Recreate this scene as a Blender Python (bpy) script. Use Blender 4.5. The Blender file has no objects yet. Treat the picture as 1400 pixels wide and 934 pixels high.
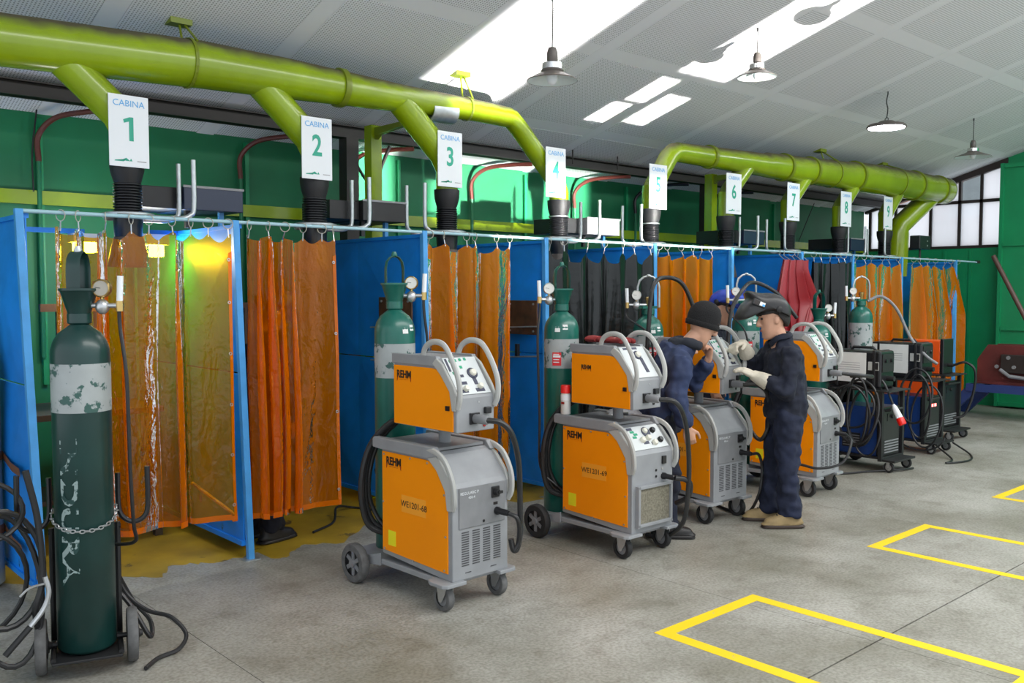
import bpy, bmesh, math, random
from mathutils import Vector, Matrix
random.seed(7)
R = math.radians
PI = math.pi

# ------------------------------------------------------------------ camera
scene = bpy.context.scene
COL = scene.collection
FPX, CXP, CYP, HC = 1256.0, 700.0, 467.0, 1.68
YAW = math.atan2(2090 - 700, FPX)
PITCH = math.atan((467 - 399) / FPX)
cam_d = bpy.data.cameras.new('camera')
cam_d.sensor_width = 36.0
cam_d.lens = 36.0 * FPX / 1400.0
cam_d.clip_start = 0.05
cam = bpy.data.objects.new('camera', cam_d)
COL.objects.link(cam)
cam.location = (0, 0, HC)
cam.rotation_euler = (PI / 2 - PITCH, 0, YAW - PI / 2)
scene.camera = cam

# ------------------------------------------------------------------ world, daylight, exposure
scene.view_settings.view_transform = 'Standard'
scene.view_settings.look = 'None'
scene.view_settings.gamma = 1.0
scene.view_settings.use_curve_mapping = False
scene.view_settings.exposure = 0.62
world = bpy.data.worlds.new('world')
scene.world = world
world.use_nodes = True
wn = world.node_tree.nodes
wn['Background'].inputs[0].default_value = (0.86, 0.93, 1.0, 1)
wn['Background'].inputs[1].default_value = 0.85


def area_light(name, loc, rot, sx, sy, power, color=(1, 1, 1), spread=PI):
    l = bpy.data.lights.new(name, 'AREA')
    l.shape = 'RECTANGLE'
    l.size, l.size_y = sx, sy
    l.energy = power
    l.color = color
    l.spread = spread
    o = bpy.data.objects.new(name, l)
    COL.objects.link(o)
    o.location = loc
    o.rotation_euler = rot
    return o


# unseen area lights added for downward light over the open floor and camera
area_light('overhead_fill', (5.0, 0.4, 4.85), (0, 0, 0), 8.0, 2.6, 330, (1.0, 0.985, 0.95))
area_light('overhead_fill', (11.5, 1.2, 4.6), (0, 0, 0), 4.5, 2.4, 190, (0.93, 0.97, 1.0))

# unseen area lights added as beams, standing in for sun glare on the ceiling
ELEV = R(28)
BD = Vector((0, math.cos(ELEV), math.sin(ELEV)))


def ceil_z(y):
    return 5.155 - 0.3 * y


def glare(x0, x1, y0, y1, irr, spread=0.6, dist=7.0, yaw=0.0):
    """beam that lands on the ceiling rectangle x0..x1, y0..y1"""
    q = lambda y: -y * math.sin(ELEV) + ceil_z(y) * math.cos(ELEV)
    h = abs(q(y0) - q(y1))
    ym = (y0 + y1) / 2
    p = Vector(((x0 + x1) / 2, ym, ceil_z(ym)))
    # centre the beam between the two edge rays
    qm = (q(y0) + q(y1)) / 2
    p += Vector((0, -math.sin(ELEV), math.cos(ELEV))) * (qm - q(ym))
    rz = R(yaw)
    d = Matrix.Rotation(rz, 3, 'Z') @ BD
    loc = p - d * dist
    o = area_light('glare_beam', loc, (PI / 2 + ELEV, 0, rz), x1 - x0, h, irr * (x1 - x0) * h, (1.0, 0.97, 0.93), R(spread))
    return o


GI = 16.0
glare(4.46, 5.30, 3.7, 6.5, GI, 1.6, 6.4)
glare(6.60, 7.28, 3.0, 5.22, GI * 0.9, 0.6)
glare(6.53, 6.78, 5.24, 5.66, GI, 0.5)
glare(6.45, 6.70, 5.74, 6.24, GI, 0.5)
glare(6.90, 7.22, 5.46, 6.23, GI, 0.5)
glare(6.30, 6.62, 6.46, 6.70, GI, 0.5)
# flatter stand-in glare that reaches the green wall between the two ducts
EL2 = R(10)
for (xa, xb, za, zb_, k) in ((4.62, 5.05, 2.42, 2.98, 16.0), (5.5, 7.75, 2.42, 3.02, 13.0)):
    zc = (za + zb_) / 2
    area_light('glare_beam', ((xa + xb) / 2, 7.3 - 8.2 * math.cos(EL2), zc - 8.2 * math.sin(EL2)), (PI / 2 + EL2, 0, 0), xb - xa, (zb_ - za) * math.cos(EL2), k * (xb - xa) * (zb_ - za), (1, 0.98, 0.94), R(1.6))


# ------------------------------------------------------------------ picture -> place
def ray(x, y):
    f = Vector((math.cos(YAW), math.sin(YAW), 0))
    r = Vector((math.sin(YAW), -math.cos(YAW), 0))
    u = Vector((0, 0, 1))
    fw = f * math.cos(PITCH) - u * math.sin(PITCH)
    up = u * math.cos(PITCH) + f * math.sin(PITCH)
    return fw + r * (x - CXP) / FPX - up * (y - CYP) / FPX


CAMP = Vector((0, 0, HC))


def atz(x, y, z=0.0):
    d = ray(x, y)
    return CAMP + d * ((z - HC) / d.z)


def aty(x, y, Y):
    d = ray(x, y)
    return CAMP + d * (Y / d.y)


def atx(x, y, X):
    d = ray(x, y)
    return CAMP + d * (X / d.x)


# ------------------------------------------------------------------ materials
MATS = {}


def mat(name, col, rough=0.5, metal=0.0, var=0.0, vscale=6.0, bump=0.0, bscale=40.0, spec=0.5, wear=None, emit=None, estr=0.0, coat=0.0):
    """principled material; var = noise variation of value; wear=(colour, scale, threshold)"""
    if name in MATS:
        return MATS[name]
    m = bpy.data.materials.new(name)
    m.use_nodes = True
    nt = m.node_tree
    n = nt.nodes
    L = nt.links.new
    b = n['Principled BSDF']
    b.inputs['Roughness'].default_value = rough
    b.inputs['Metallic'].default_value = metal
    b.inputs['Specular IOR Level'].default_value = spec
    b.inputs['Coat Weight'].default_value = coat
    b.inputs['Coat Roughness'].default_value = 0.12
    c4 = (*col, 1)
    b.inputs['Base Color'].default_value = c4
    if emit:
        b.inputs['Emission Color'].default_value = (*emit, 1)
        b.inputs['Emission Strength'].default_value = estr
    if var or bump or wear:
        tc = n.new('ShaderNodeTexCoord')
    src = None
    if var:
        nz = n.new('ShaderNodeTexNoise')
        nz.inputs['Scale'].default_value = vscale
        nz.inputs['Detail'].default_value = 5
        L(tc.outputs['Object'], nz.inputs['Vector'])
        mx = n.new('ShaderNodeMix')
        mx.data_type = 'RGBA'
        mx.inputs['A'].default_value = tuple(max(0, c * (1 - var)) for c in col) + (1,)
        mx.inputs['B'].default_value = tuple(min(1, c * (1 + var)) for c in col) + (1,)
        mp = n.new('ShaderNodeMapRange')
        mp.inputs[1].default_value = 0.3
        mp.inputs[2].default_value = 0.7
        L(nz.outputs['Fac'], mp.inputs[0])
        L(mp.outputs[0], mx.inputs['Factor'])
        src = mx.outputs['Result']
    if wear:
        wc, ws, wt = wear
        nz2 = n.new('ShaderNodeTexNoise')
        nz2.inputs['Scale'].default_value = ws
        nz2.inputs['Detail'].default_value = 8
        nz2.inputs['Roughness'].default_value = 0.65
        L(tc.outputs['Object'], nz2.inputs['Vector'])
        st = n.new('ShaderNodeMapRange')
        st.inputs[1].default_value = wt
        st.inputs[2].default_value = wt + 0.03
        L(nz2.outputs['Fac'], st.inputs[0])
        mx2 = n.new('ShaderNodeMix')
        mx2.data_type = 'RGBA'
        if src:
            L(src, mx2.inputs['A'])
        else:
            mx2.inputs['A'].default_value = c4
        mx2.inputs['B'].default_value = (*wc, 1)
        L(st.outputs[0], mx2.inputs['Factor'])
        src = mx2.outputs['Result']
    if src:
        L(src, b.inputs['Base Color'])
    if bump:
        nb = n.new('ShaderNodeTexNoise')
        nb.inputs['Scale'].default_value = bscale
        nb.inputs['Detail'].default_value = 4
        L(tc.outputs['Object'], nb.inputs['Vector'])
        bp = n.new('ShaderNodeBump')
        bp.inputs['Strength'].default_value = bump
        bp.inputs['Distance'].default_value = 0.01
        L(nb.outputs['Fac'], bp.inputs['Height'])
        L(bp.outputs[0], b.inputs['Normal'])
    MATS[name] = m
    return m


def pvc(name, filt, scat, k_scat, bump=0.25, bscale=9.0, rough=0.06, ior=1.45):
    """thin clear vinyl sheet: colour filter, a little scatter, gloss"""
    m = bpy.data.materials.new(name)
    m.use_nodes = True
    nt = m.node_tree
    n = nt.nodes
    L = nt.links.new
    n.remove(n['Principled BSDF'])
    out = n['Material Output']
    tr = n.new('ShaderNodeBsdfTransparent')
    tr.inputs[0].default_value = (*filt, 1)
    df = n.new('ShaderNodeBsdfDiffuse')
    df.inputs[0].default_value = (*scat, 1)
    tl = n.new('ShaderNodeBsdfTranslucent')
    tl.inputs[0].default_value = (*scat, 1)
    ms = n.new('ShaderNodeMixShader')
    ms.inputs[0].default_value = 0.3
    L(df.outputs[0], ms.inputs[1])
    L(tl.outputs[0], ms.inputs[2])
    lw = n.new('ShaderNodeLayerWeight')
    lw.inputs[0].default_value = 0.45
    mp = n.new('ShaderNodeMapRange')
    mp.inputs[3].default_value = k_scat
    mp.inputs[4].default_value = min(0.97, k_scat + 0.72)
    L(lw.outputs['Facing'], mp.inputs[0])
    m1 = n.new('ShaderNodeMixShader')
    L(mp.outputs[0], m1.inputs[0])
    L(tr.outputs[0], m1.inputs[1])
    L(ms.outputs[0], m1.inputs[2])
    gl = n.new('ShaderNodeBsdfGlossy')
    gl.inputs['Roughness'].default_value = rough
    fr = n.new('ShaderNodeFresnel')
    fr.inputs[0].default_value = ior
    m2 = n.new('ShaderNodeMixShader')
    L(fr.outputs[0], m2.inputs[0])
    L(m1.outputs[0], m2.inputs[1])
    L(gl.outputs[0], m2.inputs[2])
    tc = n.new('ShaderNodeTexCoord')
    mpv = n.new('ShaderNodeMapping')
    mpv.inputs['Scale'].default_value = (1.0, 1.0, 0.45)
    L(tc.outputs['Object'], mpv.inputs[0])
    nb = n.new('ShaderNodeTexNoise')
    nb.inputs['Scale'].default_value = bscale
    nb.inputs['Detail'].default_value = 3
    nb.inputs['Distortion'].default_value = 0.8
    L(mpv.outputs[0], nb.inputs['Vector'])
    nb2 = n.new('ShaderNodeTexNoise')
    nb2.inputs['Scale'].default_value = bscale * 5
    L(tc.outputs['Object'], nb2.inputs['Vector'])
    ad = n.new('ShaderNodeMath')
    ad.operation = 'MULTIPLY_ADD'
    ad.inputs[1].default_value = 0.16
    L(nb2.outputs['Fac'], ad.inputs[0])
    L(nb.outputs['Fac'], ad.inputs[2])
    bp = n.new('ShaderNodeBump')
    bp.inputs['Strength'].default_value = bump
    bp.inputs['Distance'].default_value = 0.06
    L(ad.outputs[0], bp.inputs['Height'])
    for s in (gl, df, fr):
        L(bp.outputs[0], s.inputs['Normal'])
    L(m2.outputs[0], out.inputs['Surface'])
    MATS[name] = m
    return m


def perforated():
    m = bpy.data.materials.new('perforated_board')
    m.use_nodes = True
    nt = m.node_tree
    n = nt.nodes
    L = nt.links.new
    b = n['Principled BSDF']
    b.inputs['Roughness'].default_value = 0.8
    tc = n.new('ShaderNodeTexCoord')
    sc = n.new('ShaderNodeVectorMath')
    sc.operation = 'SCALE'
    sc.inputs['Scale'].default_value = 1 / 0.021
    L(tc.outputs['Object'], sc.inputs[0])
    fr = n.new('ShaderNodeVectorMath')
    fr.operation = 'FRACTION'
    L(sc.outputs[0], fr.inputs[0])
    sb = n.new('ShaderNodeVectorMath')
    sb.operation = 'SUBTRACT'
    sb.inputs[1].default_value = (0.5, 0.5, 0)
    L(fr.outputs[0], sb.inputs[0])
    ml = n.new('ShaderNodeVectorMath')
    ml.operation = 'MULTIPLY'
    ml.inputs[1].default_value = (1, 1, 0)
    L(sb.outputs[0], ml.inputs[0])
    le = n.new('ShaderNodeVectorMath')
    le.operation = 'LENGTH'
    L(ml.outputs[0], le.inputs[0])
    st = n.new('ShaderNodeMapRange')
    st.inputs[1].default_value = 0.2
    st.inputs[2].default_value = 0.3
    L(le.outputs['Value'], st.inputs[0])
    mx = n.new('ShaderNodeMix')
    mx.data_type = 'RGBA'
    mx.inputs['A'].default_value = (0.30, 0.30, 0.31, 1)
    mx.inputs['B'].default_value = (0.89, 0.89, 0.92, 1)
    L(st.outputs[0], mx.inputs['Factor'])
    L(mx.outputs['Result'], b.inputs['Base Color'])
    return m


def floor_mat():
    m = bpy.data.materials.new('terrazzo_floor')
    m.use_nodes = True
    nt = m.node_tree
    n = nt.nodes
    L = nt.links.new
    b = n['Principled BSDF']
    g = n.new('ShaderNodeNewGeometry')
    n1 = n.new('ShaderNodeTexNoise')
    n1.inputs['Scale'].default_value = 1.1
    n1.inputs['Detail'].default_value = 6
    n1.inputs['Roughness'].default_value = 0.6
    n2 = n.new('ShaderNodeTexNoise')
    n2.inputs['Scale'].default_value = 60
    n2.inputs['Detail'].default_value = 3
    n3 = n.new('ShaderNodeTexNoise')
    n3.inputs['Scale'].default_value = 5
    n3.inputs['Detail'].default_value = 8
    n3.inputs['Roughness'].default_value = 0.7
    for q in (n1, n2, n3):
        L(g.outputs['Position'], q.inputs['Vector'])
    r1 = n.new('ShaderNodeValToRGB')
    r1.color_ramp.elements[0].position = 0.34
    r1.color_ramp.elements[0].color = (0.225, 0.215, 0.175, 1)
    r1.color_ramp.elements[1].position = 0.66
    r1.color_ramp.elements[1].color = (0.42, 0.41, 0.375, 1)
    L(n1.outputs['Fac'], r1.inputs[0])
    r2 = n.new('ShaderNodeValToRGB')
    r2.color_ramp.elements[0].position = 0.36
    r2.color_ramp.elements[0].color = (0.62, 0.62, 0.58, 1)
    r2.color_ramp.elements[1].position = 0.6
    r2.color_ramp.elements[1].color = (1, 1, 1, 1)
    L(n2.outputs['Fac'], r2.inputs[0])
    mx = n.new('ShaderNodeMix')
    mx.data_type = 'RGBA'
    mx.blend_type = 'MULTIPLY'
    mx.inputs['Factor'].default_value = 0.8
    L(r1.outputs[0], mx.inputs['A'])
    L(r2.outputs[0], mx.inputs['B'])
    r3 = n.new('ShaderNodeValToRGB')
    r3.color_ramp.elements[0].position = 0.28
    r3.color_ramp.elements[0].color = (0.55, 0.53, 0.47, 1)
    r3.color_ramp.elements[1].position = 0.5
    r3.color_ramp.elements[1].color = (1, 1, 1, 1)
    L(n3.outputs['Fac'], r3.inputs[0])
    mx2 = n.new('ShaderNodeMix')
    mx2.data_type = 'RGBA'
    mx2.blend_type = 'MULTIPLY'
    mx2.inputs['Factor'].default_value = 0.8
    L(mx.outputs['Result'], mx2.inputs['A'])
    L(r3.outputs[0], mx2.inputs['B'])
    L(mx2.outputs['Result'], b.inputs['Base Color'])
    b.inputs['Roughness'].default_value = 0.48
    bp = n.new('ShaderNodeBump')
    bp.inputs['Strength'].default_value = 0.12
    bp.inputs['Distance'].default_value = 0.004
    L(n2.outputs['Fac'], bp.inputs['Height'])
    L(bp.outputs[0], b.inputs['Normal'])
    return m


def add_dust(m, col, lo, hi):
    """dust lying on upward faces"""
    nt = m.node_tree
    n = nt.nodes
    L = nt.links.new
    b = n['Principled BSDF']
    old = b.inputs['Base Color'].links[0].from_socket
    g = n.new('ShaderNodeNewGeometry')
    sp = n.new('ShaderNodeSeparateXYZ')
    L(g.outputs['Normal'], sp.inputs[0])
    nz = n.new('ShaderNodeTexNoise')
    nz.inputs['Scale'].default_value = 7
    nz.inputs['Detail'].default_value = 6
    L(g.outputs['Position'], nz.inputs['Vector'])
    ad = n.new('ShaderNodeMath')
    ad.operation = 'MULTIPLY_ADD'
    ad.inputs[1].default_value = 0.5
    L(nz.outputs['Fac'], ad.inputs[0])
    L(sp.outputs['Z'], ad.inputs[2])
    mp = n.new('ShaderNodeMapRange')
    mp.inputs[1].default_value = lo
    mp.inputs[2].default_value = hi
    L(ad.outputs[0], mp.inputs[0])
    mx = n.new('ShaderNodeMix')
    mx.data_type = 'RGBA'
    mx.inputs['B'].default_value = (*col, 1)
    L(mp.outputs[0], mx.inputs['Factor'])
    L(old, mx.inputs['A'])
    L(mx.outputs['Result'], b.inputs['Base Color'])
    mr = n.new('ShaderNodeMapRange')
    mr.inputs[3].default_value = b.inputs['Roughness'].default_value
    mr.inputs[4].default_value = 0.8
    L(mp.outputs[0], mr.inputs[0])
    L(mr.outputs[0], b.inputs['Roughness'])
    iv = n.new('ShaderNodeMapRange')
    iv.inputs[3].default_value = b.inputs['Coat Weight'].default_value
    iv.inputs[4].default_value = 0.0
    L(mp.outputs[0], iv.inputs[0])
    L(iv.outputs[0], b.inputs['Coat Weight'])


def tube_lamp(name, col, strength):
    return mat(name, (0.9, 0.9, 0.9), 0.4, emit=col, estr=strength)


M_FLOOR = floor_mat()
M_PERF = perforated()
M_BOARD = mat('plain_board', (0.88, 0.88, 0.91), 0.8)
M_GREEN = mat('green_wall_paint', (0.004, 0.165, 0.062), 0.55, var=0.25, vscale=1.3)
M_GREEN2 = mat('green_steel', (0.006, 0.27, 0.10), 0.45, var=0.12, vscale=2)
M_BLUE = mat('blue_panel_paint', (0.008, 0.24, 0.80), 0.42, var=0.25, vscale=2.2, wear=((0.02, 0.06, 0.14), 2.5, 0.66))
M_LBLUE = mat('light_blue_post', (0.07, 0.33, 0.72), 0.4, var=0.15, vscale=6)
M_DUCT = mat('lime_duct_paint', (0.25, 0.36, 0.0015), 0.26, var=0.16, vscale=3, coat=0.4)
add_dust(M_DUCT, (0.085, 0.075, 0.035), 0.62, 1.05)
M_DUCTD = mat('lime_duct_band', (0.17, 0.22, 0.006), 0.4)
M_DARK = mat('dark_steel_beam', (0.022, 0.017, 0.015), 0.5)
M_BLACK = mat('black_rubber', (0.012, 0.012, 0.013), 0.55)
M_BLACKG = mat('black_gloss', (0.012, 0.012, 0.014), 0.28)
M_HOSE = mat('black_hose', (0.016, 0.016, 0.017), 0.42)
M_GALV = mat('galvanised_pipe', (0.50, 0.53, 0.54), 0.35, 0.7, var=0.15, vscale=20)
M_CHROME = mat('chrome', (0.75, 0.75, 0.75), 0.16, 1.0)
M_BRASS = mat('brass', (0.6, 0.42, 0.16), 0.3, 1.0)
M_ROD = mat('rod_paint', (0.35, 0.55, 0.62), 0.4)
M_NAVYBOX = mat('navy_box', (0.014, 0.024, 0.055), 0.35, wear=((0.5, 0.5, 0.5), 30, 0.78))
M_BLKBOX = mat('black_box', (0.010, 0.010, 0.011), 0.5)
M_COPPER = mat('copper_pipe', (0.13, 0.03, 0.022), 0.45)
M_CONDUIT = mat('green_conduit', (0.012, 0.17, 0.07), 0.5)
M_WHITE = mat('white_board', (0.80, 0.83, 0.86), 0.5)
M_TXTB = mat('sign_blue', (0.10, 0.40, 0.75), 0.5)
M_TXTG = mat('sign_green', (0.02, 0.36, 0.24), 0.5)
M_ORANGE = mat('machine_orange', (0.98, 0.29, 0.0002), 0.45, var=0.04, vscale=3, spec=0.22)
M_GREY = mat('machine_grey', (0.28, 0.29, 0.305), 0.42, var=0.1, vscale=7)
M_GREYL = mat('machine_trim', (0.45, 0.45, 0.43), 0.45)
M_GREYD = mat('machine_grey_dark', (0.21, 0.215, 0.225), 0.45, var=0.12, vscale=9)
M_SLOT = mat('slot_dark', (0.06, 0.06, 0.065), 0.7)
M_PANEL = mat('control_panel', (0.63, 0.66, 0.66), 0.4)
M_KNOB = mat('cream_knob', (0.72, 0.70, 0.60), 0.45)
M_NAVYP = mat('panel_print', (0.05, 0.055, 0.09), 0.5)
M_LEDG = mat('panel_green', (0.01, 0.33, 0.17), 0.5)
M_LOGO = mat('logo_black', (0.012, 0.008, 0.008), 0.5)
M_LOGOR = mat('logo_red', (0.32, 0.012, 0.006), 0.5)
M_PLATE = mat('number_plate', (0.95, 0.36, 0.02), 0.5)
M_YELLOW = mat('yellow_sticker', (0.85, 0.75, 0.01), 0.5)
M_TYRE = mat('grey_tyre', (0.11, 0.11, 0.11), 0.75, var=0.25, vscale=25)
M_TYREB = mat('black_tyre', (0.017, 0.017, 0.018), 0.7)
M_ZINC = mat('zinc', (0.55, 0.56, 0.57), 0.3, 0.8)
M_CYLG = mat('cylinder_green', (0.005, 0.115, 0.085), 0.33, var=0.2, vscale=5, wear=((0.3, 0.36, 0.34), 22, 0.74), coat=0.2)
M_CYLD = mat('cylinder_green_dark', (0.004, 0.034, 0.030), 0.36, var=0.25, vscale=4, wear=((0.12, 0.18, 0.17), 16, 0.76), coat=0.2)
M_BAND = mat('cylinder_grey_band', (0.36, 0.39, 0.39), 0.45, var=0.1, vscale=8, wear=((0.035, 0.10, 0.085), 12, 0.545))
M_STENCIL = mat('worn_stencil', (0.26, 0.34, 0.33), 0.6, wear=((0.008, 0.045, 0.04), 24, 0.5))
M_RED = mat('red_label', (0.70, 0.02, 0.03), 0.5)
M_DIAL = mat('dial_face', (0.7, 0.7, 0.66), 0.4)
M_BROWNPL = mat('rusty_plate', (0.085, 0.038, 0.016), 0.5, var=0.5, vscale=9)
M_OCHRE = mat('ochre_floor_paint', (0.36, 0.235, 0.012), 0.5, var=0.35, vscale=2.5, wear=((0.12, 0.075, 0.02), 3.2, 0.60))
M_MARK = mat('yellow_floor_paint', (0.86, 0.58, 0.005), 0.55, wear=((0.44, 0.40, 0.24), 11, 0.64))
M_JOINT = mat('floor_joint', (0.045, 0.04, 0.035), 0.9)
M_NAVY = mat('navy_cloth', (0.008, 0.013, 0.036), 0.85, var=0.3, vscale=9, bump=0.35, bscale=22)
M_NAVY2 = mat('dark_navy_cloth', (0.006, 0.009, 0.022), 0.85, var=0.3, vscale=9, bump=0.35, bscale=22)
M_JEAN = mat('blue_jacket_cloth', (0.014, 0.026, 0.075), 0.8, var=0.3, vscale=7, bump=0.35, bscale=20)
M_HOOD = mat('grey_hood_cloth', (0.016, 0.019, 0.028), 0.9)
M_KNIT = mat('black_knit', (0.006, 0.006, 0.007), 0.95, bump=0.5, bscale=150)
M_SKIN = mat('skin', (0.56, 0.31, 0.21), 0.5, var=0.08, vscale=14)
M_HAIR = mat('dark_hair', (0.010, 0.007, 0.006), 0.6, bump=0.5, bscale=90)
M_GLOVE = mat('leather_glove', (0.60, 0.55, 0.45), 0.8, var=0.18, vscale=12, bump=0.3, bscale=60)
M_BOOT = mat('tan_boot', (0.29, 0.21, 0.10), 0.75, var=0.2, vscale=14)
M_BOOTB = mat('black_boot', (0.013, 0.012, 0.012), 0.5)
M_SOLE = mat('dark_sole', (0.05, 0.035, 0.028), 0.7)
M_HELM = mat('helmet_black', (0.022, 0.022, 0.024), 0.42)
M_HELMB = mat('helmet_blue', (0.02, 0.06, 0.45), 0.3)
M_EYE = mat('eye_dark', (0.02, 0.012, 0.01), 0.3)
M_LIP = mat('lip', (0.44, 0.17, 0.13), 0.5)
M_PAPER = mat('white_paper', (0.75, 0.75, 0.73), 0.6, var=0.05, vscale=9)
M_PRINT = mat('grey_print', (0.32, 0.32, 0.33), 0.6)
M_BLUEM = mat('power_source_blue', (0.010, 0.045, 0.20), 0.35)
M_REDM = mat('power_source_red', (0.85, 0.10, 0.008), 0.4)
M_FRAME = mat('window_frame', (0.03, 0.02, 0.018), 0.5)
M_REDSTEEL = mat('red_primer_steel', (0.10, 0.018, 0.016), 0.5, var=0.45, vscale=4)
M_BENCHB = mat('blue_stand', (0.02, 0.045, 0.17), 0.45)
M_POLE = mat('brown_pole', (0.10, 0.05, 0.04), 0.45)
M_BRICK = mat('brick', (0.36, 0.15, 0.10), 0.8, var=0.2, vscale=8)
M_GCYL = mat('grey_cylinder', (0.22, 0.26, 0.26), 0.5, var=0.2, vscale=4)
M_STRAP = mat('brown_strap', (0.16, 0.065, 0.035), 0.6)
M_CANRED = mat('can_red', (0.80, 0.012, 0.008), 0.35)
M_CANW = mat('can_white', (0.68, 0.68, 0.66), 0.35)
M_REDCLOTH = mat('red_glove_leather', (0.20, 0.014, 0.014), 0.8, var=0.3, vscale=14)
M_BAG = mat('clear_bag', (0.42, 0.43, 0.46), 0.25)
M_GRILLE = mat('filter_mesh', (0.19, 0.175, 0.13), 0.7, var=0.35, vscale=90)
M_TABLE = mat('booth_table', (0.06, 0.05, 0.045), 0.5)
M_CREAM = mat('hook_cream', (0.45, 0.42, 0.36), 0.5)
M_LAMPSH = mat('lamp_enamel', (0.10, 0.085, 0.075), 0.4)
M_LAMPIN = mat('lamp_inner', (0.75, 0.85, 0.85), 0.4)
M_LEDON = tube_lamp('led_disc', (0.86, 0.90, 1.0), 14.0)
M_BOOTHL = tube_lamp('booth_tube', (1.0, 0.97, 0.85), 60.0)
M_REDLED = tube_lamp('red_display', (1.0, 0.03, 0.02), 4.0)
M_PVCO = pvc('orange_vinyl', (0.97, 0.60, 0.012), (1.0, 0.27, 0.001), 0.17, bump=0.4)
M_PVCO3 = pvc('orange_vinyl_dense', (0.97, 0.52, 0.010), (1.0, 0.27, 0.001), 0.4, bump=0.4, ior=1.25)
M_PVCO4 = pvc('orange_vinyl_mid', (0.97, 0.56, 0.010), (1.0, 0.25, 0.001), 0.3, bump=0.4, ior=1.35)
M_PVCO2 = pvc('orange_vinyl_hem', (0.9, 0.36, 0.01), (1.0, 0.24, 0.001), 0.6)
M_PVCK = mat('black_vinyl', (0.007, 0.009, 0.009), 0.2, bump=0.8, bscale=9, spec=0.4, coat=0.08)
M_PVCR = mat('red_vinyl', (0.30, 0.014, 0.022), 0.35, bump=0.2, bscale=8)


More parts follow.
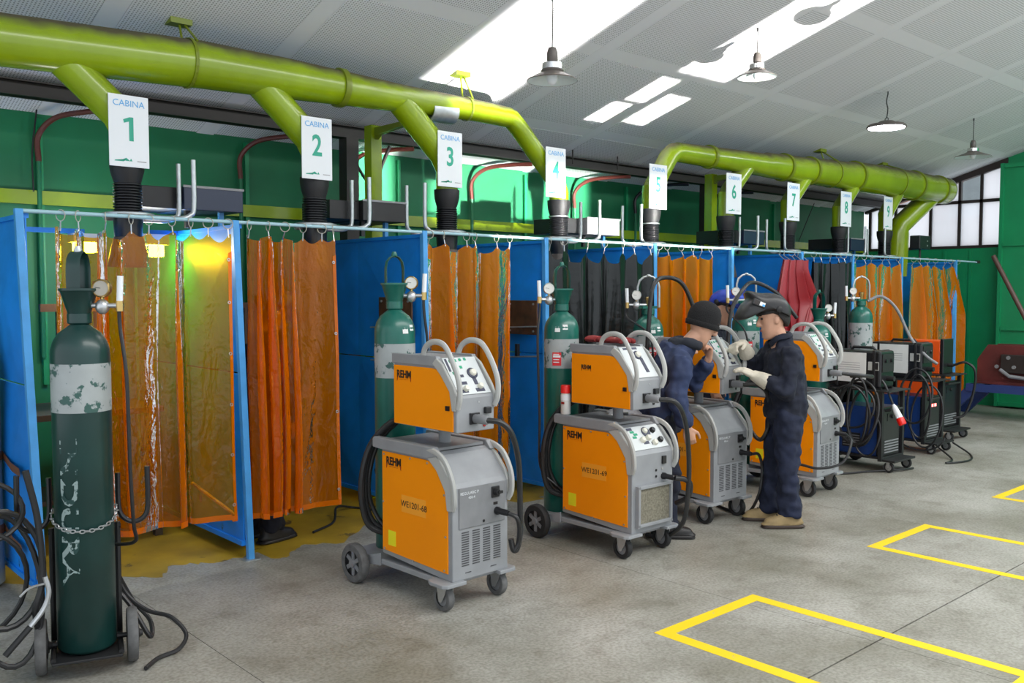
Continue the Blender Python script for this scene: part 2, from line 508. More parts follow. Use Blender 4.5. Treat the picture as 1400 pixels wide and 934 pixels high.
# ------------------------------------------------------------------ mesh helpers
class G:
    def __init__(s):
        s.v = []
        s.f = []

    def add(s, vs, fs):
        k = len(s.v)
        s.v += [tuple(p) for p in vs]
        s.f += [tuple(i + k for i in f) for f in fs]
        return s

    def box(s, x0, x1, y0, y1, z0, z1):
        return s.add([(x0, y0, z0), (x1, y0, z0), (x1, y1, z0), (x0, y1, z0), (x0, y0, z1), (x1, y0, z1), (x1, y1, z1), (x0, y1, z1)],
                     [(0, 3, 2, 1), (4, 5, 6, 7), (0, 1, 5, 4), (1, 2, 6, 5), (2, 3, 7, 6), (3, 0, 4, 7)])

    def prism(s, poly, axis, a0, a1):
        """poly: 2-D points; axis 'x': (y,z), 'y': (x,z), 'z': (x,y)"""
        n = len(poly)
        def P(p, a):
            return (a, p[0], p[1]) if axis == 'x' else (p[0], a, p[1]) if axis == 'y' else (p[0], p[1], a)
        vs = [P(p, a0) for p in poly] + [P(p, a1) for p in poly]
        fs = [tuple(range(n)), tuple(range(2 * n - 1, n - 1, -1))]
        for i in range(n):
            j = (i + 1) % n
            fs.append((i, i + n, j + n, j))
        return s.add(vs, fs)

    def tube(s, pts, r, n=8, closed=False, caps=True, up=None):
        """r: number, list of numbers or list of (a, b) half-axes"""
        pts = [Vector(p) for p in pts]
        m = len(pts)
        if not isinstance(r, (list, tuple)):
            r = [r] * m
        t = []
        for i in range(m):
            a = pts[(i - 1) % m] if (closed or i > 0) else pts[i]
            b = pts[(i + 1) % m] if (closed or i < m - 1) else pts[i]
            d = b - a
            t.append(d.normalized() if d.length > 1e-9 else Vector((0, 0, 1)))
        u = Vector(up) if up else (Vector((0, 0, 1)) if abs(t[0].z) < 0.9 else Vector((1, 0, 0)))
        vs = []
        for i in range(m):
            u = u - t[i] * u.dot(t[i])
            if u.length < 1e-6:
                u = t[i].orthogonal()
            u.normalize()
            w = t[i].cross(u)
            ra, rb = r[i] if isinstance(r[i], (list, tuple)) else (r[i], r[i])
            for k in range(n):
                a = 2 * PI * k / n
                vs.append(pts[i] + u * (math.cos(a) * ra) + w * (math.sin(a) * rb))
        fs = []
        for i in range(m if closed else m - 1):
            j = (i + 1) % m
            for k in range(n):
                l = (k + 1) % n
                fs.append((i * n + k, i * n + l, j * n + l, j * n + k))
        if caps and not closed:
            fs.append(tuple(range(n - 1, -1, -1)))
            fs.append(tuple((m - 1) * n + k for k in range(n)))
        return s.add(vs, fs)

    def lathe(s, prof, n=24, c=(0, 0, 0), axis='z', caps=True):
        """prof: (radius, height)"""
        vs = []
        for r_, h in prof:
            for k in range(n):
                a = 2 * PI * k / n
                x, y = math.cos(a) * r_, math.sin(a) * r_
                p = (x, y, h) if axis == 'z' else (h, x, y) if axis == 'x' else (y, h, x)
                vs.append((p[0] + c[0], p[1] + c[1], p[2] + c[2]))
        fs = []
        for i in range(len(prof) - 1):
            for k in range(n):
                l = (k + 1) % n
                fs.append((i * n + k, i * n + l, (i + 1) * n + l, (i + 1) * n + k))
        if caps:
            fs.append(tuple(range(n - 1, -1, -1)))
            fs.append(tuple((len(prof) - 1) * n + k for k in range(n)))
        return s.add(vs, fs)

    def torus(s, c, Rr, r, axis='z', n=20, m=6, scale=1.0):
        pts = []
        for k in range(n):
            a = 2 * PI * k / n
            x, y = math.cos(a) * Rr, math.sin(a) * Rr * scale
            p = (x, y, 0) if axis == 'z' else (0, x, y) if axis == 'x' else (x, 0, y)
            pts.append((c[0] + p[0], c[1] + p[1], c[2] + p[2]))
        return s.tube(pts, r, m, closed=True, up={'z': (0, 0, 1), 'x': (1, 0, 0), 'y': (0, 1, 0)}[axis])

    def ell(s, c, rx, ry, rz, n=16, m=10, rot=None):
        vs = []
        fs = []
        for i in range(m + 1):
            th = PI * i / m
            for k in range(n):
                a = 2 * PI * k / n
                p = Vector((rx * math.sin(th) * math.cos(a), ry * math.sin(th) * math.sin(a), rz * math.cos(th)))
                if rot:
                    p = rot @ p
                vs.append(p + Vector(c))
        for i in range(m):
            for k in range(n):
                l = (k + 1) % n
                fs.append((i * n + k, (i + 1) * n + k, (i + 1) * n + l, i * n + l))
        return s.add(vs, fs)

    def xf(s, M):
        s.v = [tuple(M @ Vector(p)) for p in s.v]
        return s

    def build(s, name, m, parent=None, smooth=False, bevel=0.0, off=None, sharp=40, seg=2):
        me = bpy.data.meshes.new(name)
        vs = s.v
        if off is not None:
            vs = [(p[0] - off[0], p[1] - off[1], p[2] - off[2]) for p in vs]
        me.from_pydata(vs, [], s.f)
        b = bmesh.new()
        b.from_mesh(me)
        bmesh.ops.remove_doubles(b, verts=b.verts, dist=1e-6)
        bmesh.ops.recalc_face_normals(b, faces=b.faces)
        b.to_mesh(me)
        b.free()
        me.materials.append(m)
        if smooth:
            me.polygons.foreach_set('use_smooth', [True] * len(me.polygons))
            me.set_sharp_from_angle(angle=R(sharp))
        o = bpy.data.objects.new(name, me)
        COL.objects.link(o)
        if parent is not None:
            o.parent = parent
        elif off is not None:
            o.location = off
        if bevel:
            md = o.modifiers.new('bevel', 'BEVEL')
            md.width = bevel
            md.segments = seg
            md.limit_method = 'ANGLE'
            md.angle_limit = R(35)
        return o


def tag(o, label, cat, group=None, kind=None):
    if label:
        o['label'] = label
    if cat:
        o['category'] = cat
    if group:
        o['group'] = group
    if kind:
        o['kind'] = kind
    return o


def thing(name, label, cat, loc=(0, 0, 0), rz=0.0, group=None):
    o = bpy.data.objects.new(name, None)
    o.empty_display_size = 0.1
    COL.objects.link(o)
    o.location = loc
    o.rotation_euler = (0, 0, rz)
    return tag(o, label, cat, group)


def copy_tree(o, parent=None):
    c = o.copy()
    COL.objects.link(c)
    c.parent = parent
    for ch in list(o.children):
        copy_tree(ch, c)
    return c


def smooth_path(pts, n=8):
    """Catmull-Rom through the points"""
    P = [Vector(p) for p in pts]
    P = [P[0] * 2 - P[1]] + P + [P[-1] * 2 - P[-2]]
    out = []
    for i in range(1, len(P) - 2):
        p0, p1, p2, p3 = P[i - 1:i + 3]
        for k in range(n):
            t = k / n
            out.append(0.5 * ((2 * p1) + (p2 - p0) * t + (2 * p0 - 5 * p1 + 4 * p2 - p3) * t * t + (3 * p1 - p0 - 3 * p2 + p3) * t ** 3))
    out.append(P[-2])
    return out


def text_mesh(string, size, bold=0.0, shear=0.0, extrude=0.0, align='CENTER', narrow=1.0):
    cu = bpy.data.curves.new('txt', 'FONT')
    cu.body = string
    cu.size = size
    cu.offset = bold
    cu.shear = shear
    cu.extrude = extrude
    cu.align_x = align
    cu.align_y = 'CENTER'
    cu.resolution_u = 3
    o = bpy.data.objects.new('txt', cu)
    COL.objects.link(o)
    dg = bpy.context.evaluated_depsgraph_get()
    me = bpy.data.meshes.new_from_object(o.evaluated_get(dg))
    bpy.data.objects.remove(o)
    bpy.data.curves.remove(cu)
    if narrow != 1.0:
        for v in me.vertices:
            v.co.x *= narrow
    return me


def text(name, string, size, m, parent, loc, rot, **kw):
    me = text_mesh(string, size, **kw)
    me.materials.clear()
    me.materials.append(m)
    o = bpy.data.objects.new(name, me)
    COL.objects.link(o)
    o.parent = parent
    o.location = loc
    o.rotation_euler = rot
    return o


FRONT = (PI / 2, 0, 0)            # faces -y
SIDE = (PI / 2, 0, -PI / 2)       # faces -x, reads towards -y

# ================================================================== SETTING
XE, YW = 14.3, 7.3
X0, Y0 = -3.0, -3.0


def structure(o):
    o['kind'] = 'structure'
    return o


floor = structure(G().box(X0, XE + 0.2, Y0, YW + 0.2, -0.12, -0.02).build('floor', M_JOINT))
# cast slabs; the long dark joint runs along y = 2.04
xs = [X0, -0.6, 1.8, 4.2, 6.6, 9.0, 11.4, XE + 0.15]
ys = [Y0, -0.4, 2.04, 4.48, YW + 0.15]
for i in range(len(xs) - 1):
    for j in range(len(ys) - 1):
        gx = 0.0018
        gy0 = 0.0045 if j == 2 else 0.0018
        gy1 = 0.0045 if j == 1 else 0.0018
        G().box(xs[i] + gx, xs[i + 1] - gx, ys[j] + gy0, ys[j + 1] - gy1, -0.06, 0.0).build('slab', M_FLOOR, floor)

# worn ochre paint inside the cabins
def blob(pts, z, h, name, m, parent):
    ring = [(p.x, p.y) for p in pts]
    return G().prism(ring, 'z', z, z + h).build(name, m, parent)


edge_px = [(60, 800), (120, 790), (185, 788), (222, 789), (230, 775), (262, 771), (290, 769), (330, 762), (352, 755), (372, 764), (392, 762), (402, 752), (418, 745), (470, 742), (505, 712), (560, 690), (620, 672)]
ring = [atz(*p) for p in edge_px]
edge = []
for a, b in zip(ring[:-1], ring[1:]):
    for k in range(4):
        q = a.lerp(b, k / 4)
        edge.append(Vector((q.x, q.y + random.uniform(-0.03, 0.03), 0)))
edge.append(ring[-1])
x = 4.9
while x < 13.4:
    edge.append(Vector((x, 5.30 + random.uniform(-0.05, 0.07), 0)))
    x += 0.25
edge += [Vector((13.4, 7.2, 0)), Vector((0.2, 7.2, 0))]
blob(edge, 0.0, 0.0012, 'worn_paint', M_OCHRE, floor)

# ceiling: plain board plane with perforated boards between plain joint strips
CS = math.atan(0.3)
ceiling = thing('ceiling', None, None, (0, 0, ceil_z(0)))
ceiling['kind'] = 'structure'
ceiling.rotation_euler = (-CS, 0, 0)
cosS = math.cos(CS)
G().box(X0, XE + 0.3, (Y0 + 0.5) / cosS, (YW + 0.05) / cosS, 0.012, 0.10).build('board_backing', M_BOARD, ceiling)
pitch = 1.2
ysl = [2.70, 3.91, 5.12, 6.33, 7.54]
ysl = [1.49 - 1.21 * k for k in range(3, 0, -1)] + [1.49] + ysl
pan = None
for i in range(15):
    xa = -2.78 + pitch * i + 0.075
    xb = -2.78 + pitch * (i + 1) - 0.075
    if xa > XE:
        break
    for j in range(len(ysl) - 1):
        ya, yb = ysl[j] + 0.08, ysl[j + 1] - 0.08
        yb = min(yb, YW - 0.02)
        xb2 = min(xb, XE)
        G().box(xa, xb2, ya / cosS, yb / cosS, 0.0, 0.02).build('panel', M_PERF, ceiling)
for i in range(16):                                   # plain strips, flush with the boards
    xc = -2.78 + pitch * i
    if xc - 0.07 > XE:
        break
    G().box(xc - 0.072, min(xc + 0.072, XE), (Y0 + 0.5) / cosS, (YW) / cosS, 0.001, 0.02).build('joint_strip', M_BOARD, ceiling)
for yy in ysl[:-1]:
    for i in range(15):
        xa = -2.78 + pitch * i + 0.075
        if xa > XE - 0.1:
            break
        G().box(xa, min(xa + pitch - 0.15, XE), (yy - 0.077) / cosS, (yy + 0.077) / cosS, 0.001, 0.02).build('joint_strip', M_BOARD, ceiling)

# long green wall behind the cabins
wall_back = structure(G().box(X0, XE, YW, YW + 0.15, 0, 2.99).build('wall_back', M_GREEN))
G().box(X0, XE - 0.05, YW - 0.05, YW, 2.31, 2.41).build('wall_rail', M_DUCT, wall_back)
for x in (1.95, 3.55, 5.1, 6.75, 8.4, 10.0, 11.6):
    G().box(x, x + 0.035, YW - 0.035, YW, 1.0, 2.93).build('wall_batten', M_GREEN2, wall_back)

# end wall with ribbon window and big sliding door
wall_end = structure(G().box(XE, XE + 0.15, Y0, YW + 0.15, 0, 2.33).build('wall_end', M_GREEN2))
G().box(XE, XE + 0.12, Y0, 5.14, 2.33, 4.95).build('wall_upper', M_GREEN2, wall_end)
for y0 in (6.9, 6.0, 5.62):
    G().box(XE - 0.012, XE, y0 - 0.02, y0 + 0.02, 0.0, 2.3).build('wall_rib', M_GREEN2, wall_end)
win = thing('window_1', None, None, (XE, 6.2, 2.33))
win['kind'] = 'structure'
wo = (XE, 6.2, 2.33)
for y in (7.2, 6.78, 6.23, 5.80, 5.49, 5.15):
    G().box(XE + 0.0, XE + 0.06, y - 0.02, y + 0.02, 2.33, ceil_z(y) - 0.02).build('mullion', M_FRAME, win, off=wo)
G().box(XE - 0.01, XE + 0.07, 5.15, 7.28, 2.33, 2.37).build('sill', M_FRAME, win, off=wo)
G().box(XE, XE + 0.06, 5.15, 7.28, 3.0, 3.045).build('transom', M_FRAME, win, off=wo)
G().prism([(5.13, 3.51), (7.28, 2.93), (7.28, 3.0), (5.13, 3.62)], 'x', XE - 0.02, XE + 0.08).build('head_rail', M_FRAME, win, off=wo)
glassm = bpy.data.materials.new('window_glass')
glassm.use_nodes = True
gn = glassm.node_tree
gn.nodes.remove(gn.nodes['Principled BSDF'])
gt = gn.nodes.new('ShaderNodeBsdfTransparent')
gt.inputs[0].default_value = (0.95, 0.97, 0.97, 1)
gg = gn.nodes.new('ShaderNodeBsdfGlossy')
gg.inputs['Roughness'].default_value = 0.02
gm = gn.nodes.new('ShaderNodeMixShader')
gm.inputs[0].default_value = 0.06
gn.links.new(gt.outputs[0], gm.inputs[1])
gn.links.new(gg.outputs[0], gm.inputs[2])
gn.links.new(gm.outputs[0], gn.nodes['Material Output'].inputs[0])
frost = bpy.data.materials.new('frosted_glass')
frost.use_nodes = True
fn = frost.node_tree
fn.nodes.remove(fn.nodes['Principled BSDF'])
ft = fn.nodes.new('ShaderNodeBsdfTranslucent')
ft.inputs[0].default_value = (0.97, 0.98, 1.0, 1)
fg = fn.nodes.new('ShaderNodeBsdfTransparent')
fm = fn.nodes.new('ShaderNodeMixShader')
fm.inputs[0].default_value = 0.35
fn.links.new(ft.outputs[0], fm.inputs[1])
fn.links.new(fg.outputs[0], fm.inputs[2])
fn.links.new(fm.outputs[0], fn.nodes['Material Output'].inputs[0])
yy = [7.2, 6.78, 6.23, 5.80, 5.49, 5.15]
for a, b in zip(yy[:-1], yy[1:]):
    G().box(XE + 0.025, XE + 0.031, b + 0.02, a - 0.02, 2.37, 3.0).build('pane', frost, win, off=wo)
    G().prism([(b + 0.02, 3.045), (a - 0.02, 3.045), (a - 0.02, max(3.05, ceil_z(a) - 0.1)), (b + 0.02, ceil_z(b) - 0.1)], 'x', XE + 0.025, XE + 0.031).build('pane', glassm if b == 5.49 else frost, win, off=wo)
bars = G()
for y in [6.2 - 0.075 * k for k in range(0, 7)]:
    bars.tube([(XE + 0.09, y, 2.37), (XE + 0.09, y, 3.0)], 0.004, 5)
for z in (2.55, 2.72, 2.89):
    bars.tube([(XE + 0.09, 6.25, z), (XE + 0.09, 5.5, z)], 0.004, 5)
bars.build('window_bars', M_GREYD, win, off=wo)
# sky is seen through it; a brick house stands outside
hs = thing('neighbouring_house', 'brick house gable seen through the upper window pane', 'house', (19.5, 7.6, 0))
G().box(-0.1, 2.4, -0.2, 1.6, 0, 7.4).build('wall', M_BRICK, hs)
G().prism([(-0.3, 7.35), (1.7, 7.35), (0.7, 7.95)], 'x', -0.2, 2.5).build('roof', M_GREYD, hs)
G().prism([(-0.18, 3.2), (0.5, 3.2), (0.1, 4.1), (-0.18, 4.4)], 'x', -0.13, -0.1).build('render_patch', M_GREY, hs)

dr = thing('door_1', None, None, (XE - 0.14, 3.6, 0))
dr['kind'] = 'structure'
do = (XE - 0.14, 3.6, 0)
G().box(XE - 0.14, XE - 0.10, 2.0, 5.17, 0.02, 3.52).build('door_leaf', M_GREEN2, dr, off=do)
for y in (5.15, 4.4, 3.6):
    G().box(XE - 0.175, XE - 0.14, y - 0.025, y + 0.02, 0.02, 3.52).build('door_rib', M_GREEN2, dr, off=do)
for z in (0.06, 1.15, 2.36, 3.48):
    G().box(XE - 0.172, XE - 0.14, 2.0, 5.12, z - 0.025, z + 0.025).build('door_rail', M_GREEN2, dr, off=do)

# ================================================================== EXTRACTION DUCTS
YD = 5.72


def dpt(x, yc):
    p = aty(x, yc, YD)
    return p


def duct_run(name, label, pts, collars, hangers):
    """pts: (X, z, r)"""
    lo = min(p[0] for p in pts)
    base = ((pts[0][0] + pts[-1][0]) / 2, YD, 2.9)
    t = thing(name, label, 'duct', base)
    G().tube([(p[0], YD, p[1]) for p in pts], [p[2] for p in pts], 28).build('duct_pipe', M_DUCT, t, True, off=base)

    def at(X):
        for a, b in zip(pts[:-1], pts[1:]):
            if min(a[0], b[0]) <= X <= max(a[0], b[0]):
                k = (X - a[0]) / (b[0] - a[0])
                return a[1] + (b[1] - a[1]) * k, a[2] + (b[2] - a[2]) * k
        return pts[-1][1], pts[-1][2]
    for X in collars:
        z, r = at(X)
        G().lathe([(r - .01, -.022), (r + .016, -.022), (r + .016, .022), (r - .01, .022)], 28, (X, YD, z), 'x', caps=False).build('duct_collar', M_DUCTD, t, True, off=base)
    for X in hangers:
        z, r = at(X)
        yb_ = YD + r * .9
        zc = ceil_z(yb_)
        h = G()
        pts2 = [(X, YD + math.sin(a) * (r + .006), z + math.cos(a) * (r + .006)) for a in [PI * 2 * k / 24 for k in range(25)]]
        h.tube(pts2, [(.004, .012)] * 25, 6, up=(0, 0, 1))
        h.tube([(X + .03, YD - r * .55, z + r * .86), (X + .03, yb_, zc)], .008, 6)
        h.tube([(X, YD + r * .5, z + r * .9), (X, yb_, zc + .02)], .008, 6)
        h.box(X - .07, X + .07, yb_ - .05, yb_ + .05, zc - .02, zc + .02)
        h.build('duct_hanger', M_DUCTD, t, off=base)
    return t, base


STUBX = [2.03, 3.31, 4.48, 5.72, 6.97, 8.21, 9.42, 10.58, 11.77]
ductL, bL = duct_run('extraction_duct', 'long lime green extraction duct serving cabins 1 to 4, tapering towards its elbow',
                     [(0.6, 3.05, .145), (1.36, 3.07, .145), (2.5, 3.12, .148), (3.1, 3.125, .135), (3.6, 3.125, .118), (4.1, 3.125, .1), (4.72, 3.13, .086), (5.13, 3.12, .082)],
                     [3.52], [2.42, 4.68])
ductR, bR = duct_run('extraction_duct', 'lime green extraction duct serving cabins 5 to 9, widening in collared steps towards the window',
                     [(7.36, 3.06, .095), (8.3, 3.07, .115), (8.9, 3.075, .125), (8.95, 3.08, .135), (9.75, 3.09, .15), (10.6, 3.11, .165), (11.1, 3.12, .185), (12.4, 3.13, .19), (13.55, 3.13, .185)],
                     [7.9, 9.3, 9.85, 10.9, 12.55, 13.3], [10.35, 12.0])
for (x, z, r) in ((1.36, 3.07, .145),):
    pass
G().lathe([(.19, -.01), (.19, .01)], 28, (13.56, YD, 3.13), 'x').build('end_cap', M_GALV, ductR, off=bR)
G().lathe([(.083, -.12), (.09, -.12), (.09, .12), (.083, .12)], 20, (4.42, YD, 3.08), 'x', caps=False).build('splice_sleeve', M_GALV, ductL, True, off=bL)
ZS = 2.72
for i in range(4):
    sx = STUBX[i]
    r1 = .1 if i < 3 else .08
    if i < 3:
        path = [(sx - .44, YD, 3.10), (sx - .05, YD, ZS + .03), (sx - .02, YD, ZS - .02), (sx, YD, ZS - .1), (sx, YD, 2.46)]
    else:
        path = [(5.08, YD, 3.125), (5.16, YD, 3.11), (5.24, YD, 3.05), (sx - .07, YD, ZS - .05), (sx - .02, YD, ZS - .12), (sx, YD, ZS - .18), (sx, YD, 2.44)]
    G().tube(path, [r1] * (len(path) - 2) + [.085, .085], 24, up=(0, 1, 0)).build('branch_pipe', M_DUCT, ductL, True, off=bL, sharp=25)
for i in range(4, 9):
    sx = STUBX[i]
    r1 = .095
    if i == 4:
        path = [(7.40, YD, 3.06), (7.31, YD, 3.05), (7.24, YD, 3.0), (sx + .06, YD, ZS + .0), (sx + .01, YD, ZS - .06), (sx, YD, ZS - .12), (sx, YD, 2.44)]
    else:
        path = [(sx + .42, YD, 3.08), (sx + .05, YD, ZS + .02), (sx + .01, YD, ZS - .03), (sx, YD, ZS - .1), (sx, YD, 2.44)]
    G().tube(path, [r1] * (len(path) - 2) + [.085, .085], 20, up=(0, 1, 0)).build('branch_pipe', M_DUCT, ductR, True, off=bR, sharp=25)
G().tube([(13.25, YD + .05, 3.05), (12.85, YD + .3, 2.62), (12.83, YD + .32, 2.5), (12.83, YD + .34, 1.9)], [.14, .14, .15, .15], 22, up=(0, 1, 0)).build('branch_pipe', M_DUCT, ductR, True, off=bR, sharp=25)

# numbered cabin signs
sign_px = [(150, 131, 203, 228), (412, 160, 455, 246), (598, 180, 633, 256), (745, 202, 775, 270), (887, 224, 913, 287), (993, 236, 1014, 294), (1076, 249, 1094, 303), (1148, 261, 1166, 311), (1207, 268, 1222, 315)]
for i, s in enumerate(sign_px):
    YS = YD - .11
    c = aty((s[0] + s[2]) / 2, (s[1] + s[3]) / 2, YS)
    w, h = (.236 if i < 4 else .255), .42
    loc = (c.x, YS, c.z - h / 2)
    t = thing('cabin_sign', 'white cabin sign reading CABINA %d hung on a lime duct branch' % (i + 1), 'sign', loc, R([2.5, 1, 0, 0, -1, -2, 0, 0, 2][i]), 'numbered cabin signs')
    G().box(-w / 2, w / 2, 0, .006, 0, h).build('board', M_WHITE, t, bevel=.001)
    text('lettering', 'CABINA', .052, M_TXTB, t, (0, -.0012, h - .05), FRONT, extrude=.0004)
    if i == 0:
        zc_ = h * .53
        G().prism([(.0, -.07 + zc_), (.026, -.07 + zc_), (.026, .07 + zc_), (.004, .07 + zc_), (-.034, .054 + zc_), (-.030, .034 + zc_), (.0, .044 + zc_)], 'y', -.0016, -.0008).build('number', M_TXTG, t)
    else:
        text('number', str(i + 1), .2, M_TXTG, t, (0, -.0012, h * .53), FRONT, extrude=.0004, bold=.004, narrow=.8)
    lg = G()
    lg.prism([(-.09, .03), (-.035, .03), (-.02, .044), (-.03, .034), (-.085, .036)], 'y', -.0014, -.0006)
    lg.prism([(-.045, .04), (-.02, .052), (0.0, .036), (.008, .05), (.016, .034), (-.02, .034)], 'y', -.0014, -.0006)
    lg.build('emblem', M_TXTG, t)
    G().box(.045, .1, -.0014, -.0006, .033, .038).build('small_print', M_PRINT, t)
    G().box(-.02, .02, .006, .03, h * .45, h * .55).build('bracket', M_GALV, t)

# bellows arms over the cabins, standing on base plates above the curtain rail
for i, sx in enumerate(STUBX):
    loc = (sx, YD, 2.13)
    t = thing('fume_extractor', 'black ribbed extraction hose with funnel hood under the CABINA %d sign' % (i + 1), 'extractor hose', loc, 0, 'ribbed extraction hoses over the cabins')
    G().lathe([(.075, .20), (.09, .25), (.097, .28), (.1, .31), (.1, .345), (.082, .345)], 24).build('rubber_cuff', M_BLACK, t, True)
    prof = []
    nr = 11
    for k in range(nr):
        z = .02 + .185 * k / nr
        prof += [(.072, z), (.084, z + .006), (.084, z + .010), (.072, z + .0165)]
    G().lathe(prof, 24).build('bellows', M_BLACKG, t, True, sharp=60)
    if i in (3, 4):
        G().lathe([(.09, .2), (.09, .21)], 24).build('hose_clamp', M_ZINC, t)
    G().lathe([(.15, 0), (.15, .022), (.12, .03), (.09, .03)], 28).build('base_ring', M_GALV, t, True)
    G().lathe([(.08, -.12), (.085, -.02), (.085, 0)], 24).build('lower_collar', M_BLACKG, t, True)
    G().lathe([(.118, -.30), (.122, -.29), (.105, -.2), (.085, -.12), (.08, -.12)], 24, caps=False).build('hood', M_TABLE, t, True)
    side = 1 if i in (0, 1, 3, 5, 7) else -1
    for k, dy in enumerate((-.17, .06)):
        a = [(-.12 * side, dy, -.005), (.18 * side, dy, -.005), (.27 * side, dy, .0), (.315 * side, dy, .02), (.34 * side, dy, .07), (.34 * side, dy, .36)]
        G().tube(smooth_path(a, 5), .015, 10).build('cradle_pipe', M_GALV, t, True)

# dark filter boxes resting on the pipe cradles
boxes = [(2.40, 2.80, M_NAVYBOX, 'navy sheet metal duct box beside the CABINA 1 hose'), (3.74, 4.12, M_BLKBOX, 'black sheet metal duct box between the CABINA 2 and 3 hoses'),
         (6.14, 6.58, M_GREYD, 'grey sheet metal duct box between the CABINA 4 and 5 hoses'), (8.62, 9.02, M_NAVYBOX, 'navy sheet metal duct box between the CABINA 6 and 7 hoses'),
         (10.98, 11.38, M_NAVYBOX, 'navy sheet metal duct box between the CABINA 8 and 9 hoses')]
for (xa, xb, m, lab) in boxes:
    loc = ((xa + xb) / 2, YD + .1, 2.155)
    t = thing('duct_box', lab, 'duct box', loc, 0, 'duct boxes on the cabins')
    w = (xb - xa) / 2
    G().box(-w, w, -.05, .42, .05, .2).build('casing', m, t, bevel=.004)
    G().box(-w - .25, -w, -.0, .40, .055, .19).build('side_wing', M_BLKBOX, t, bevel=.004)
    G().box(-w - .006, w + .006, -.056, -.05, .19, .205).build('flange', M_GREYD, t)
    G().box(-w + .05, -w + .08, .05, .08, -.06, .05).build('leg', M_BLKBOX, t)
    G().box(w - .12, w - .09, .05, .08, -.06, .05).build('leg', M_LBLUE, t)

# steel beam with columns behind the duct
t = thing('roof_beam', 'dark steel roof beam on columns running behind the ducts', 'beam', (7.0, 6.8, 2.98))
bo = (7.0, 6.8, 2.98)
b = G().box(X0 + .2, XE - .1, 6.74, 6.86, 2.98, 2.992).box(X0 + .2, XE - .1, 6.74, 6.86, 3.075, 3.085).box(X0 + .2, XE - .1, 6.785, 6.815, 2.98, 3.08)
b.build('i_beam', M_DARK, t, off=bo)
for x in (4.27, 9.35):
    G().box(x - .06, x + .06, 6.74, 6.86, 0, 2.98).build('column', M_DARK, t, off=bo)
    g = G()
    g.tube([(x + .05, 6.8, 2.2), (x + .42, 6.8, 2.96)], .018, 6)
    g.tube([(x + .05, 6.8, 2.8), (x + .28, 6.8, 2.5)], .014, 6)
    g.build('brace', M_DARK, t, off=bo)
for x in (6.3, 6.9, 7.6, 8.4):
    G().tube([(x, 6.7, 3.0), (x, 6.7, ceil_z(6.7) + .02)], .008, 6).build('hanger_rod', M_DARK, t, off=bo)
for x, lab in ((4.21, 'lime green steel post holding the duct beside the CABINA 3 sign'), (8.80, 'lime green steel post holding the duct behind the CABINA 6 sign')):
    t = thing('duct_post', lab, 'post', (x, 6.34, 0))
    G().box(-.05, .05, -.05, .05, .0, 3.02).build('post', M_DUCT, t)
    G().prism([(-.55, 3.0), (.05, 3.0), (.05, 2.84), (-.1, 2.94), (-.55, 2.97)], 'x', -.02, .02).build('bracket', M_DUCTD, t)
    G().box(-.09, .09, -.09, .09, 0, .012).build('foot_plate', M_DUCT, t)

# pipes that leave the beam and drop down the wall
for k, (x, m) in enumerate(((1.95, M_COPPER), (3.5, M_COPPER), (4.55, M_COPPER), (6.0, M_COPPER), (7.5, M_COPPER), (8.55, M_BLACKG), (9.9, M_BLACKG))):
    o = (x, 7.25, 1.2)
    t = thing('wall_pipe', ['dark red pipe bending from the beam to the wall behind the CABINA 1 sign', 'dark red pipe bending to the wall between the CABINA 1 and 2 signs', 'dark red pipe bending to the wall between the CABINA 2 and 3 signs', 'dark red pipe bending to the wall between the CABINA 3 and 4 signs', 'dark red pipe bending to the wall between the CABINA 4 and 5 signs', 'black pipe bending to the wall between the CABINA 5 and 6 signs', 'black pipe bending to the wall between the CABINA 6 and 7 signs'][k], 'pipe', o, 0, 'pipes dropping down the green wall')
    up = smooth_path([(x + .34, 6.72, 2.95), (x + .22, 6.9, 2.95), (x + .08, 7.12, 2.92), (x, 7.245, 2.80), (x, 7.25, 2.62)], 6)
    G().tube(up, .02, 8).build('bent_pipe', m, t, True, off=o)
    G().tube([(x, 7.25, 2.64), (x, 7.25, 1.2)], .017, 8).build('straight_pipe', M_CONDUIT, t, True, off=o)

for k, (x1, y1, x2, y2, lab) in enumerate(((50, 150, 46, 262, 'thin black wire hanging down the green wall left of the CABINA 1 sign'), (1120, 262, 1092, 330, 'thin black wire slanting down the wall behind the CABINA 7 sign'))):
    p, q = aty(x1, y1, 7.2), aty(x2, y2, 7.2)
    o = (q.x, 7.2, q.z)
    mm = (p + q) / 2 + Vector((-.02, 0, -.02))
    tag(G().tube(smooth_path([p, mm, q], 5), .006, 5).build('hanging_wire', M_BLACK, None, True, off=o), lab, 'wire')

